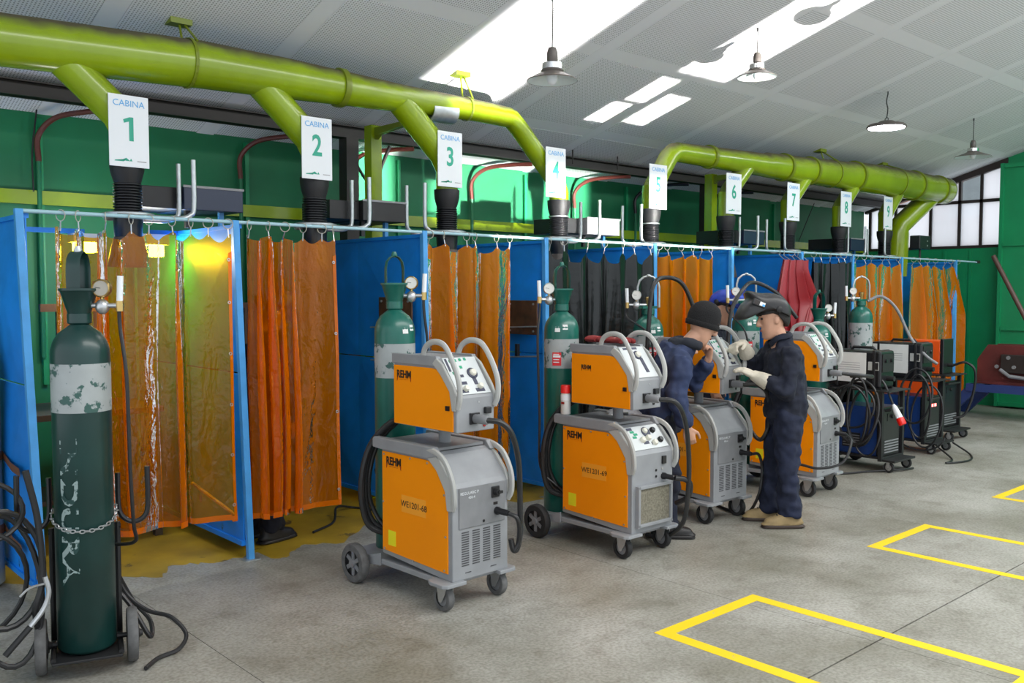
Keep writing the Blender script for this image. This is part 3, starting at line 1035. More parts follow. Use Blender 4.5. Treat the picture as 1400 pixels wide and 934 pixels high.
# ceiling lamps
def pendant(label, loc, cable_top, on=False, r=.2, curl=False):
    t = thing('pendant_lamp', label, 'lamp', loc, 0)
    x, y, z = loc
    if on:
        G().lathe([(.03, .075), (.07, .07), (.1, .05), (r * .9, .035), (r, .012), (r, .0), (r * .93, .0), (r * .93, .006), (.0, .006)], 32).build('housing', M_LAMPSH, t, True)
        G().lathe([(.0, -.004), (r * .9, -.004), (r * .92, .004)], 32, caps=False).build('led_disc', M_LEDON, t)
        G().torus((0, 0, .09), .018, .004, 'x', 12, 5).build('hook', M_DARK, t)
        pts = [(0, 0, .1), (.02, 0, .2), (-.01, 0, .27), (.01, .0, cable_top - z)]
        if curl:
            pts += [(-.06, .05, cable_top - z - .02), (-.2, .16, cable_top - z - .05)]
        G().tube(smooth_path(pts, 6), .006, 6).build('cable', M_BLACK, t, True)
    else:
        G().lathe([(r, 0), (r * .98, .008), (r * .7, .03), (r * .42, .052), (.07, .062), (.06, .07), (.045, .07)], 32, caps=False).build('shade', M_LAMPSH, t, True)
        G().lathe([(r * .985, .001), (r * .7, .022), (r * .4, .045), (.05, .055), (0, .055)], 32, caps=False).build('shade_lining', M_LAMPIN, t, True)
        G().lathe([(.058, .065), (.064, .07), (.064, .105), (.052, .112), (.03, .112)], 20).build('collar', M_CHROME, t, True)
        G().lathe([(.026, .11), (.034, .12), (.034, .17), (.024, .2), (.012, .205)], 16).build('socket', M_LAMPSH, t, True)
        G().ell((0, 0, .02), .035, .035, .045, 14, 10).build('bulb', M_WHITE, t, True)
        pts = [(0, 0, .2), (.004, 0, .45), (-.004, 0, .6), (0, 0, cable_top - z)]
        G().tube(smooth_path(pts, 5), .0045, 6).build('cable', M_BLACK, t, True)
        G().ell((0, 0, min(.5, cable_top - z - .02)), .01, .01, .025, 8, 6).build('cable_knot', M_BLACK, t)
    return t


for px, Y, r, on, lab, curl in (((755, 111), 4.05, .155, False, 'brown enamel pendant lamp hanging in front of the bright ceiling glare above the machine WE1201-69', False),
                          ((1035, 106), 4.35, .16, False, 'brown enamel pendant lamp hanging beside the second ceiling glare above the two workers', False),
                          ((1212, 175), 4.6, .20, True, 'round pendant lamp, switched on, on a loose curly cable', True),
                          ((1330, 215), 4.6, .21, False, 'brown enamel pendant lamp hanging close to the end window', False)):
    p = aty(*px, Y)
    pendant(lab, (p.x, p.y, p.z), ceil_z(Y) + .01, on, r, curl)
pendant('brown enamel pendant lamp whose round shadow falls on the ceiling glare', (6.98, 2.05, 2.88), ceil_z(2.05) + .01, False, .2)

# ================================================================== CABINS
YC = 5.32
ZR = 2.105
posts = [(1.36, 'blue steel partition left of cabin 1 with a light blue post'), (2.56, 'blue steel partition between cabins 1 and 2 with a light blue post'),
         (3.97, 'blue steel partition between cabins 2 and 3 with a light blue post'), (5.18, 'blue steel partition between cabins 3 and 4 carrying a rusty plate'),
         (6.55, 'blue steel partition between cabins 4 and 5 behind the black curtain'), (7.75, 'blue steel partition between cabins 5 and 6 with a light blue post'),
         (9.05, 'blue steel partition between cabins 6 and 7 beside the red curtain'), (10.17, 'blue steel partition between cabins 7 and 8 beside the black curtain'),
         (11.42, 'blue steel partition between cabins 8 and 9'), (13.05, 'blue steel partition closing cabin 9 near the end wall')]
for k, (x, lab) in enumerate(posts):
    loc = (x, YC, 0)
    t = thing('cabin_partition', lab, 'partition', loc, 0, 'blue cabin partitions')
    lean = .035 if k < 2 else .015
    G().prism([(lean - .02, 0), (lean + .02, 0), (-lean + .02, ZR + .01), (-lean - .02, ZR + .01)], 'y', -.02, .02).build('post', M_LBLUE, t, bevel=.003)
    G().box(lean - .05, lean + .05, -.04, .04, 0, .008).build('foot_plate', M_GALV, t)
    d = 1.75
    for (z0, z1) in ((.12, 1.17), (1.18, 2.07)):
        g = G()
        y0, y1 = .02, d
        n = 2
        for q in range(n):
            a, b = y0 + (y1 - y0) * q / n, y0 + (y1 - y0) * (q + 1) / n
            ym, zm = (a + b) / 2, (z0 + z1) / 2
            g.add([(0, a, z0), (0, b, z0), (0, b, z1), (0, a, z1), (-.022, ym, zm), (.008, a, z0), (.008, b, z0), (.008, b, z1), (.008, a, z1)],
                  [(0, 1, 4), (1, 2, 4), (2, 3, 4), (3, 0, 4), (5, 8, 7, 6), (0, 5, 6, 1), (1, 6, 7, 2), (2, 7, 8, 3), (3, 8, 5, 0)])
        g.build('panel', M_BLUE, t)
    G().box(-.015, .02, .02, d, 2.07, 2.095).build('top_rail', M_BLUE, t)
    G().box(-.012, .018, .02, d, .09, .12).build('bottom_rail', M_BLUE, t)
    G().box(-.02, .02, d - .02, d + .02, 0, 2.08).build('rear_post', M_BLUE, t)
    if k == 1:
        G().tube([(.03, .0, .22), (-.1, .55, .42)], .012, 6).build('brace', M_OCHRE, t)

rod = thing('curtain_rail', 'thin painted steel rail carrying the welding curtains along all cabins', 'rail', (7.3, YC, ZR))
G().tube([(-5.98, 0, 0), (6.0, 0, 0), (6.5, .0, -.005)], .011, 10).build('rail_rod', M_ROD, rod, True)
G().box(6.45, 6.53, -.02, .02, -.02, .02).build('end_bracket', M_DARK, rod)


def curtain(label, x0, x1, segs, m, seed, zt=2.03, zb=.27, nring=6, wf=None, sag=.05, yoff=0.0, hem=None, grommets=0, name='welding_curtain', ringm=None, zbf=None):
    """segs: (share of width, number of folds, depth). wf(k): k=0 top..1 bottom -> (left shift, right shift)"""
    rnd = random.Random(seed)
    W = x1 - x0
    loc = ((x0 + x1) / 2, YC, 0)
    t = thing(name, label, 'curtain', loc, 0, 'welding curtains of the cabins')
    tot = sum(s[0] for s in segs)
    NX = max(40, int(W * 110))
    NZ = 34
    cols = []
    ph = 0.0
    pos = 0.0
    arr = []
    for sh, nf, dp in segs:
        n = max(4, int(NX * sh / tot * (1 + .15 * nf)))
        for k in range(n):
            arr.append((pos + sh / tot * k / n, ph + nf * 2 * PI * k / n, dp))
        pos += sh / tot
        ph += nf * 2 * PI
    arr.append((1.0, ph, segs[-1][2]))
    # soften changes of depth
    ds = [a[2] for a in arr]
    ds = [sum(ds[max(0, i - 4):i + 5]) / len(ds[max(0, i - 4):i + 5]) for i in range(len(ds))]
    rings = sorted([.015] + [(k + rnd.uniform(-.28, .28)) / (nring - 1) for k in range(1, nring - 1)] + [.985])
    p1, p2 = rnd.uniform(0, 6), rnd.uniform(0, 6)
    V = []
    for j in range(NZ + 1):
        kz = j / NZ
        kz2 = kz ** 1.0
        sl, sr = wf(kz) if wf else (0, 0)
        for i, (s, p, dpt_) in enumerate(arr):
            dd = ds[i]
            # scallop of the top edge
            g = 0
            for a, b in zip(rings[:-1], rings[1:]):
                if a <= s <= b:
                    q = (s - a) / max(1e-6, b - a)
                    g = math.sin(PI * q) ** .9 * sag * .8 * min(1.5, (b - a) * W / .14)
                    break
            top = zt - g
            bot = (zb if zbf is None else zbf(s)) + .006 * math.sin(p * .5 + p1)
            z = top + (bot - top) * kz2
            amp = dd * (.45 + .65 * min(1, kz * 2.2))
            sway = .25 * math.sin(p * .37 + p1 + kz * 2.0)
            y = amp * math.sin(p + sway) + .3 * amp * math.sin(2.3 * p + p2 + kz * 1.5) + .012 * math.sin(kz * 7 + s * 5 + p1) * kz
            x = s * W + amp * .55 * math.sin(2 * p + sway) + .015 * math.sin(kz * 3.2 + p2) * kz
            x += sl * (1 - s) + sr * s
            V.append((x - W / 2, y + yoff, z))
    n = len(arr)
    F = []
    for j in range(NZ):
        for i in range(n - 1):
            F.append((j * n + i, (j + 1) * n + i, (j + 1) * n + i + 1, j * n + i + 1))
    me = G().add(V, F)
    me.build('sheet', m, t, True, sharp=180)
    if hem:
        h = G()
        b0 = NZ * n
        vs = []
        for i in range(n):
            x, y, z = V[b0 + i]
            vs += [(x, y - .004, z), (x, y - .004, z + .035)]
        h.add(vs, [(2 * i, 2 * i + 2, 2 * i + 3, 2 * i + 1) for i in range(n - 1)])
        h.build('bottom_hem', hem, t, True)
        for e, nm in ((0, 'left_hem'), (n - 1, 'right_hem')):
            h = G()
            vs = []
            s_ = 1 if e == 0 else -1
            for j in range(2, NZ + 1):
                x, y, z = V[j * n + e]
                x2, y2, z2 = V[j * n + e + s_ * 3]
                vs += [(x, y - .004, z), (x2, y2 - .004, z2)]
            h.add(vs, [(2 * i, 2 * i + 2, 2 * i + 3, 2 * i + 1) for i in range(NZ - 2)])
            h.build('side_hem', hem, t, True)
    for rr in rings:
        i = min(range(n), key=lambda q: abs(arr[q][0] - rr))
        x, y, z = V[i]
        g = G()
        g.torus((x, 0, ZR - .014), .030, .0028, 'x', 18, 5)
        ring_o = g.build('ring', ringm or M_CREAM, t, True)
        ring_o.rotation_euler = (0, 0, rnd.uniform(-.9, .9))
        # turn about its own place
        ring_o.location = (x - x * math.cos(ring_o.rotation_euler.z), -x * math.sin(ring_o.rotation_euler.z), 0)
        G().tube([(x, 0, ZR - .042), (x, y, z - .018)], .004, 5).build('hook', M_ZINC, t)
    for k in range(grommets):
        j = int(3 + (NZ - 5) * k / max(1, grommets - 1))
        x, y, z = V[j * n + n - 2]
        G().torus((x - .012, y - .006, z), .008, .003, 'y', 10, 5).build('grommet', M_ZINC, t)
    return t


OR = M_PVCO
curtain('orange see-through vinyl curtain of cabin 1 behind the lone green cylinder', 1.50, 2.50, [(.10, .8, .06), (.12, 1, .065), (.12, 1, .06), (.26, .6, .022), (.11, .8, .07), (.29, .6, .018)], OR, 11, nring=9, hem=M_PVCO2, grommets=6, zbf=lambda s: .30 - .02 * s if s < .95 else .27, sag=.07)
curtain('orange see-through vinyl curtain of cabin 2, bunched on its left half above a black boot', 2.60, 3.22, [(.14, 1, .055), (.38, 3, .065), (.48, .7, .018)], M_PVCO4, 5, nring=6, hem=M_PVCO2, grommets=4, zb=.255)
curtain('orange see-through vinyl curtain of cabin 3 behind machine WE1201-68', 3.99, 4.79, [(.3, 1, .06), (.45, 1.6, .045), (.25, .6, .02)], M_PVCO3, 8, nring=6, hem=M_PVCO2, zb=.2)
curtain('glossy black vinyl curtain of cabin 4 beside the rusty plate', 5.20, 6.50, [(.15, 1, .03), (.5, 2.8, .05), (.35, 1.8, .04)], M_PVCK, 13, nring=7, zb=.25, sag=.09, name='welding_curtain')
curtain('orange see-through vinyl curtain of cabin 5 behind the worker in a knit cap', 6.58, 7.42, [(.4, 1.7, .06), (.6, 2.3, .055)], M_PVCO3, 21, nring=6, hem=M_PVCO2, zb=.25)
curtain('dark red vinyl curtain of cabin 7 gathered at the top, flaring and narrowing again', 8.60, 9.08, [(1, 4, .05)], M_PVCR, 3, yoff=-.06, nring=5, zb=.35, sag=.02, wf=lambda k: (-.14 * max(0, 1 - abs(k - .24) / .24) + .06 * k, .26 * max(0, 1 - abs(k - .27) / .2)))
curtain('glossy black vinyl curtain of cabin 7 beside the red curtain', 9.28, 10.14, [(1, 4.6, .065)], M_PVCK, 17, nring=6, zb=.25, sag=.03)
curtain('orange see-through vinyl curtain of cabin 8 between the black curtain and a blue post', 10.22, 11.32, [(1, 3.7, .06)], M_PVCO3, 29, nring=6, hem=M_PVCO2, zb=.25)
curtain('orange see-through vinyl curtain of cabin 9 bulging out beside the green end wall', 11.72, 13.15, [(.35, 1.8, .07), (.65, 2.6, .065)], M_PVCO3, 31, nring=7, hem=M_PVCO2, zb=.2, wf=lambda k: (0, .38 * min(1, k / .35)))

# inside the cabins
for k, (xa, xb) in enumerate(((1.45, 2.48), (2.65, 3.85), (4.36, 5.10), (7.85, 8.68))):
    xm = (xa + xb) / 2
    t = thing('work_bench', ['steel work bench seen through the curtain of cabin 1', 'steel work bench seen through the curtain of cabin 2', 'steel work bench seen through the curtain of cabin 3', 'steel work bench in cabin 6 behind the workers'][k], 'bench', (xm, 6.35, 0), 0, 'work benches inside the cabins')
    w = (xb - xa) / 2 - .05
    G().box(-w, w, -.1, .62, .86, .9).build('top', M_TABLE, t, bevel=.003)
    for sx in (-1, 1):
        for yy_ in (-.05, .57):
            G().box(sx * (w - .04) - .025, sx * (w - .04) + .025, yy_ - .025, yy_ + .025, 0, .86).build('leg', M_TABLE, t)
    G().box(-w + .05, w - .05, .0, .5, .3, .33).build('shelf', M_TABLE, t)
    G().box(.1, .16, .1, .16, .9, 1.75).build('stand', M_BROWNPL, t)
    G().box(-.25, .16, .08, .12, 1.55, 1.6).build('stand_arm', M_BROWNPL, t)
    G().box(-.14, -.02, .06, .16, 1.2, 1.56).build('hanging_part', M_BROWNPL, t)

p, q = aty(190, 336, 6.2), aty(224, 336, 6.2)
t = thing('cabin_lamp', 'lit lamp shining yellow through the curtain of cabin 1', 'lamp', ((p.x + q.x) / 2, 6.2, p.z - .04))
w = (q.x - p.x) / 2
G().box(-w - .03, w + .03, -.02, .1, .05, .12).build('housing', M_WHITE, t)
G().box(-w, w, -.015, .09, -.03, .05).build('diffuser', M_BOOTHL, t, bevel=.01)
p, q = aty(104, 334, 6.2), aty(132, 334, 6.2)
t = thing('cabin_lamp', 'small lit lamp behind the folded left side of the cabin 1 curtain', 'lamp', ((p.x + q.x) / 2, 6.2, p.z - .03))
w = (q.x - p.x) / 2
G().box(-w - .02, w + .02, -.02, .1, .045, .1).build('housing', M_WHITE, t)
G().box(-w, w, -.015, .09, -.02, .045).build('diffuser', M_BOOTHL, t, bevel=.01)

lamps_ = [o_ for o_ in COL.objects if o_.name.startswith('cabin_lamp')]
for o_ in lamps_:
    x_ = o_.location.x
    if 'small' in o_['label']:
        G().box(1.37 - x_, .0, .03, .06, .1, .13).build('mounting_arm', M_BLUE, o_)
    else:
        G().box(0, 2.55 - x_, .03, .06, .12, .15).build('mounting_arm', M_BLUE, o_)

# rusty plates on partitions
for (X, ya, yb, za, zb_, lab) in ((5.125, 5.36, 5.72, 1.33, 1.61, 'rusty brown steel plate hung on the blue partition beside the black curtain'), (3.915, 5.40, 5.82, 1.36, 1.64, 'rusty brown steel plate hung on the blue partition behind the cylinder of WE1201-68')):
    t = thing('steel_plate', lab, 'plate', (X, (ya + yb) / 2, za))
    h = (yb - ya) / 2
    G().box(-.012, .0, -h, h, 0, zb_ - za).build('plate', M_BROWNPL, t, bevel=.003)
    for sy in (-1, 1):
        for z in (.03, zb_ - za - .03):
            G().lathe([(.009, 0), (.009, -.008), (0, -.008)], 8, (-.012, sy * (h - .04), z), 'x').build('bolt', M_ZINC, t)
    G().tube([(-.02, -h - .03, .07), (-.02, h + .1, .05)], .006, 6).build('wire_rail', M_GALV, t)
    G().tube([(-.02, -h - .03, -.17), (-.02, h + .1, -.2)], .006, 6).build('wire_rail', M_GALV, t)
    G().box(-.03, 0, h * .2, h * .35, -.18, -.08).build('hook_block', M_BLACK, t)

# grey cylinder strapped to the partition at the left
t = thing('gas_cylinder', 'bare grey gas cylinder strapped outside the first blue partition', 'gas cylinder', (1.22, 5.86, 0))
G().lathe([(.09, 0), (.115, .02), (.115, 1.22), (.1, 1.3), (.06, 1.37), (.035, 1.4), (.035, 1.45)], 28).build('body', M_GCYL, t, True)
G().lathe([(.04, 1.43), (.04, 1.56), (.02, 1.58)], 16).build('cap', M_GCYL, t, True)
for z, nm in ((.75, 'strap'), (.33, 'strap')):
    g = G()
    pts = [(math.cos(a) * .118, math.sin(a) * .118, z) for a in [PI * 1.0 + PI * k / 12 for k in range(13)]]
    pts = [(-.2, .05, z + .02)] + pts + [(.105, -.25, z - .04), (.105, -.42, z - .05)]
    g.tube(pts, [(.025, .002)] * len(pts), 4, up=(0, 0, 1))
    g.build(nm, M_STRAP, t)

# loudspeaker-like junction box on a stem above cabin 9
p = aty(1258, 331, 5.45)
t = thing('junction_box', 'small black box on a stem standing above the last cabin before the window', 'box', (p.x, 5.45, 2.06))
G().box(-.16, .16, -.07, .07, .18, .36).build('casing', M_BLACKG, t, bevel=.012)
G().tube([(0, 0, 0.02), (0, 0, .2)], .014, 8).build('stem', M_BLACK, t)
for z in (.23, .29):
    G().lathe([(.012, -.004), (.012, 0)], 10, (.06, -.07, z), 'y').build('socket', M_ZINC, t)

# ================================================================== GAS CYLINDERS
def cyl_patch(g, r, a0, a1, z0, z1, n=8, cx=0, cy=0):
    vs = []
    for k in range(n + 1):
        a = a0 + (a1 - a0) * k / n
        for z in (z0, z1):
            vs.append((cx + math.cos(a) * r, cy + math.sin(a) * r, z))
    return g.add(vs, [(2 * k, 2 * k + 2, 2 * k + 3, 2 * k + 1) for k in range(n)])


def gas_cylinder(label, loc, mat_g, h=1.36, r=.12, band=(1.06, 1.32), guard='tulip', gz=0.0, face=R(222), red=True, reg=True, hose=None, regdir=R(-42), stickers=True, stencil=False):
    """h: height of the shoulder start"""
    t = thing('gas_cylinder', label, 'gas cylinder', loc, 0, 'green gas cylinders')
    sh = h
    G().lathe([(r - .02, 0), (r, .02), (r, sh), (r * .985, sh + .03), (r * .9, sh + .065), (r * .72, sh + .1), (r * .45, sh + .125), (.036, sh + .14), (.036, sh + .18)], 36).build('body', mat_g, t, True, sharp=60)
    G().lathe([(r + .0008, band[0]), (r + .0008, band[1])], 36, caps=False).build('grey_band', M_BAND, t, True)
    zt = sh + .16
    G().lathe([(.045, zt - .02), (.05, zt - .015), (.05, zt + .025), (.042, zt + .03)], 20).build('neck_ring', mat_g, t, True)
    if guard == 'tulip':
        G().lathe([(.045, zt + .02), (.075, zt + .12), (.082, zt + .125), (.082, zt + .135), (.07, zt + .13), (.042, zt + .03)], 24, caps=False).build('valve_guard', mat_g, t, True)
        a = R(48 if loc[0] < 2 else -22)
        ca, sa = math.cos(a), math.sin(a)
        arc = [(-.052, zt + .12), (-.052, zt + .22), (-.045, zt + .26), (-.025, zt + .285), (0, zt + .295), (.025, zt + .285), (.045, zt + .26), (.052, zt + .22), (.052, zt + .12)]
        G().tube([(ca * u, sa * u, z) for u, z in arc], [(.005, .03)] * len(arc), 8, up=(ca, sa, 0)).build('guard_strap', mat_g, t, True)
        G().lathe([(.016, zt + .285), (.018, zt + .30), (.012, zt + .318), (0, zt + .32)], 12).build('guard_nut', M_GALV if loc[0] < 2 else mat_g, t, True)
    else:
        a = R(-42)
        ca, sa = math.cos(a), math.sin(a)
        arc = [(-.085, zt + .04), (-.085, zt + .2), (-.07, zt + .25), (-.035, zt + .28), (0, zt + .287), (.035, zt + .28), (.07, zt + .25), (.085, zt + .2), (.085, zt + .04)]
        G().tube([(ca * u, sa * u, z) for u, z in arc], .009, 8).build('guard_loop', M_GALV, t, True)
        G().box(-.09, .09, -.02, .02, zt + .03, zt + .05).build('guard_bar', mat_g, t)
        G().ell((0, 0, zt + .29), .018, .018, .012, 10, 6).build('guard_nut', M_GALV, t)
    # valve
    G().lathe([(.02, zt), (.02, zt + .09), (.026, zt + .1), (.026, zt + .12), (.012, zt + .125)], 12).build('valve', M_BRASS, t, True)
    if reg:
        cd, sd = math.cos(regdir), math.sin(regdir)
        rg = G()
        rg.tube([(0, 0, zt + .06), (cd * .17, sd * .17, zt + .06)], .011, 10)
        rg.ell((cd * .1, sd * .1, zt + .055), .03, .03, .034, 14, 8)
        ro = rg.build('regulator', M_ZINC, t, True)
        gd = Vector((-math.cos(YAW), -math.sin(YAW), 0))
        # gauge faces the room
        gp = Vector((cd * .1, sd * .1, zt + .135))
        Mx = Matrix.Translation(gp) @ Vector((0, 0, 1)).rotation_difference(gd + Vector((0, 0, .05))).to_matrix().to_4x4()
        G().lathe([(.036, -.02), (.04, -.012), (.04, .014), (.036, .02), (.033, .015)], 22, caps=False).lathe([(0, -.02), (.037, -.02)], 22, caps=False).xf(Mx).build('gauge_case', M_BRASS if loc[0] < 3.5 else M_CHROME, ro, True)
        G().lathe([(0, .0145), (.035, .0145)], 22, caps=False).xf(Mx).build('gauge_dial', M_CREAM if loc[0] < 2 else M_DIAL, ro)
        G().box(-.001, .001, 0, .024, .015, .016).xf(Mx @ Matrix.Rotation(R(40), 4, 'Z')).build('gauge_needle', M_BLACK, ro)
        G().tube([gp, (cd * .1, sd * .1, zt + .07)], .008, 8).build('gauge_stem', M_BRASS, ro)
        G().tube([(cd * .175, sd * .175, zt + .035), (cd * .175, sd * .175, zt + .08)], .016, 12).build('flow_block', M_BRASS, ro)
        G().tube([(cd * .175, sd * .175, zt + .08), (cd * .18, sd * .18, zt + .19)], .0135, 12).build('flow_tube', M_WHITE, ro, True)
        if hose:
            pts = [(cd * .172, sd * .172, zt + .04), (cd * .175, sd * .175, zt - .04)] + hose
            G().tube(smooth_path(pts, 8), .0085, 8).build('gas_hose', M_HOSE, t, True)
    if red:
        g = cyl_patch(G(), r + .002, face - .1, face + .42, band[0] + .02, band[1] - .09)
        s_ = g.build('warning_label', M_RED, t, True)
        cyl_patch(G(), r + .0028, face - .06, face + .38, band[1] - .125, band[1] - .11).build('label_text', M_WHITE, s_, True)
        for q in range(4):
            cyl_patch(G(), r + .0028, face - .04, face + .3, band[0] + .04 + q * .018, band[0] + .046 + q * .018).build('label_text', M_WHITE, s_, True)
    if stickers:
        for da, dz in ((.5, .045), (.05, .03)):
            a = face + da
            vs = []
            for k in range(5):
                aa = a + .3 * k / 4
                for z_, rr in ((sh + dz - .03, None), (sh + dz + .005, None)):
                    zz = z_ - sh
                    rad = r * (1 - max(0, zz) * 1.55) + .003
                    vs.append((math.cos(aa) * rad, math.sin(aa) * rad, z_))
            G().add(vs, [(2 * k, 2 * k + 2, 2 * k + 3, 2 * k + 1) for k in range(4)]).build('white_sticker', M_PAPER, t)
    if stencil:
        me = text_mesh('INDURA', .105, bold=.003, narrow=1.55)
        for v in me.vertices:
            u, w = v.co.x, v.co.y        # u along, w across
            a = face - .1 + w / r
            v.co = Vector((math.cos(a) * (r + .0014), math.sin(a) * (r + .0014), 0.64 - u * 1.05))
        me.materials.clear()
        me.materials.append(M_STENCIL)
        o = bpy.data.objects.new('lettering', me)
        COL.objects.link(o)
        o.parent = t
    return t


C1 = (1.29, 4.25)
gas_cylinder('dark green gas cylinder chained upright on a two-wheeled black trolley', (C1[0], C1[1], .10), M_CYLD, 1.30, .121, (1.06, 1.27), face=R(228), red=False, regdir=R(-40),
             hose=[(.14, -.16, 1.2), (.15, -.15, .8), (.17, -.12, .55), (.2, -.05, .45), (.14, .06, .42)], stickers=False, stencil=True)

# trolley of the lone cylinder
t = thing('cylinder_trolley', 'black two-wheeled trolley under the lone green cylinder', 'trolley', (C1[0], C1[1], 0), R(-17))
for sx in (-1, 1):
    g = G().lathe([(.05, -.022), (.115, -.022), (.122, -.012), (.122, .012), (.115, .022), (.05, .022)], 30, (sx * .185, .02, .122), 'x')
    wo_ = g.build('wheel', M_TYRE, t, True)
    G().lathe([(.06, -.02), (.055, .026), (.02, .03), (.012, .045), (0, .045)], 20, (sx * .185, .02, .122), 'x').build('hub', M_BLACK, wo_, True)
G().tube([(-.2, .02, .122), (.2, .02, .122)], .012, 8).build('axle', M_BLACK, t)
G().box(-.14, .14, -.15, .13, .085, .097).build('base_plate', M_BLACK, t, bevel=.003)
for sx in (-1, 1):
    G().tube([(sx * .135, .13, .08), (sx * .135, .13, .62)], .014, 8).build('upright', M_BLACK, t, True)
    G().tube([(sx * .135, .13, .1), (sx * .135, -.13, .1)], .012, 8).build('base_rail', M_BLACK, t)
    pts = [(sx * .14, .06, .86), (sx * .14, .06, .72), (sx * .155, .06, .66), (sx * .2, .06, .63), (sx * .245, .06, .645), (sx * .265, .06, .7), (sx * .265, .06, .88)]
    G().tube(smooth_path(pts, 4), .0115, 8).build('cable_hook', M_BLACKG, t, True)
G().tube([(-.15, .13, .6), (.15, .13, .6)], .012, 8).build('cross_bar', M_BLACK, t)
for k, z in enumerate((.72,)):
    for q in range(26):
        a = R(165) + R(210) * q / 25
        cx, cy = math.cos(a) * .131, math.sin(a) * .131
        zz = z - .07 * math.sin(PI * q / 25)
        g = G().torus((0, 0, 0), .0115, .0028, 'z' if q % 2 else 'y', 10, 5, .62)
        M4 = Matrix.Translation((cx, cy, zz)) @ Matrix.Rotation(a + PI / 2, 4, 'Z')
        g.xf(M4)
        g.build('chain_link', M_ZINC, t, True)

# coil of welding cable hung on the trolley
o = (C1[0] - .34, C1[1] + .05, .3)
coil = thing('welding_cable', 'black welding cable coil with earth clamp hung on the trolley hook', 'cable', o)
for k, (rx, rz, cx, cz, rr, tl) in enumerate(((.16, .24, .02, .2, .013, .05), (.22, .25, -.1, .14, .011, -.06), (.14, .3, .04, .1, .012, .12), (.2, .12, -.08, .45, .011, .1))):
    pts = [(cx + math.cos(a) * rx, tl * math.sin(a) + .02 * k, cz + math.sin(a) * rz) for a in [2 * PI * q / 28 for q in range(28)]]
    G().tube(pts, rr, 8, closed=True, up=(0, 1, 0)).build('cable_loop', M_HOSE, coil, True)
G().tube(smooth_path([(.11, -.04, .62), (.15, -.05, .4), (.16, -.06, .15), (.13, -.06, .02), (.16, .0, -.12), (.2, .06, -.22)], 7), .014, 8).build('cable_tail', M_HOSE, coil, True)
cl = G().tube(smooth_path([(.165, -.08, .16), (.175, -.09, .09), (.15, -.09, .02), (.08, -.09, -.06)], 6), .011, 8).build('earth_clamp', M_ZINC, coil, True)
G().tube([(.1, -.09, -.04), (.0, -.09, -.14)], .014, 8).build('clamp_grip', M_BLACK, cl)
G().tube(smooth_path([(.165, -.08, .13), (.1, -.1, .13), (.06, -.1, .1)], 4), .005, 6).build('clamp_wire', M_ZINC, cl)
o = (C1[0] + .33, C1[1] + .1, 0)
tail = thing('gas_hose', 'black hose tangle behind the right wheel of the trolley', 'hose', o)
G().tube(smooth_path([(-.16, .1, .42), (-.1, .08, .25), (-.02, .02, .16), (.06, -.06, .13), (.1, -.14, .06), (.04, -.2, .02), (-.06, -.22, .012), (-.15, -.3, .012)], 7), .010, 8).build('hose_run', M_HOSE, tail, True)
G().tube(smooth_path([(-.14, .08, .36), (-.06, .1, .2), (.0, .04, .1), (-.04, -.06, .06), (-.1, .0, .2), (-.16, .06, .3)], 7), .011, 8).build('hose_loop', M_HOSE, tail, True)

# ================================================================== WELDING MACHINES
def arc_pts(c, r, a0, a1, n):
    return [(c[0] + r * math.cos(a0 + (a1 - a0) * k / n), c[1] + r * math.sin(a0 + (a1 - a0) * k / n)) for k in range(n + 1)]


def wheel(parent, c, r, w, tyre, hubm, spokes=0):
    o = G().lathe([(r * .62, -w), (r * .93, -w), (r, -w * .6), (r, w * .6), (r * .93, w), (r * .62, w)], 28, c, 'x', caps=False).build('wheel', tyre, parent, True)
    G().lathe([(0, -w * .5), (r * .64, -w * .5), (r * .64, w * .5), (0, w * .5)], 20, c, 'x', caps=False).build('hub', hubm, o, True)
    if spokes:
        for k in range(spokes):
            a = 2 * PI * k / spokes
            g = G().box(-w * .75, w * .75, -.012, .012, r * .12, r * .62)
            g.xf(Matrix.Translation(c) @ Matrix.Rotation(a, 4, 'X'))
            g.build('spoke', M_GREYD, o)
    G().lathe([(0, -w * 1.25), (r * .2, -w * 1.2), (r * .2, w * 1.2), (0, w * 1.25)], 14, c, 'x', caps=False).build('axle_cap', M_GREYD, o, True)
    return o


def logo(parent, x, y, z, size, nrm=-1):
    """REHM wordmark, facing -x"""
    lo = text('logo', 'REHM', size, M_LOGO, parent, (x, y, z), SIDE, bold=size * .034, narrow=.86, extrude=.0005)
    h = size
    xs_ = [v.co.x for v in lo.data.vertices]
    g = G()
    for e, w_ in ((min(xs_), .1), (max(xs_) - .1 * size, .1)):
        ya, yb = y - e, y - e - w_ * size
        g.prism([(ya, z - .2 * h), (yb, z - .2 * h), (yb, z - .5 * h), (ya, z - .66 * h)] if e < 0 else [(ya, z - .2 * h), (yb, z - .2 * h), (yb, z - .66 * h), (ya, z - .5 * h)], 'x', x - .0008, x + .0004)
    g.build('logo_legs', M_LOGOR, parent)
    text('logo_subtitle', 'WELDING TECHNOLOGY', size * .14, M_LOGOR, parent, (x, y, z - .46 * h), SIDE, narrow=.85)
    return lo


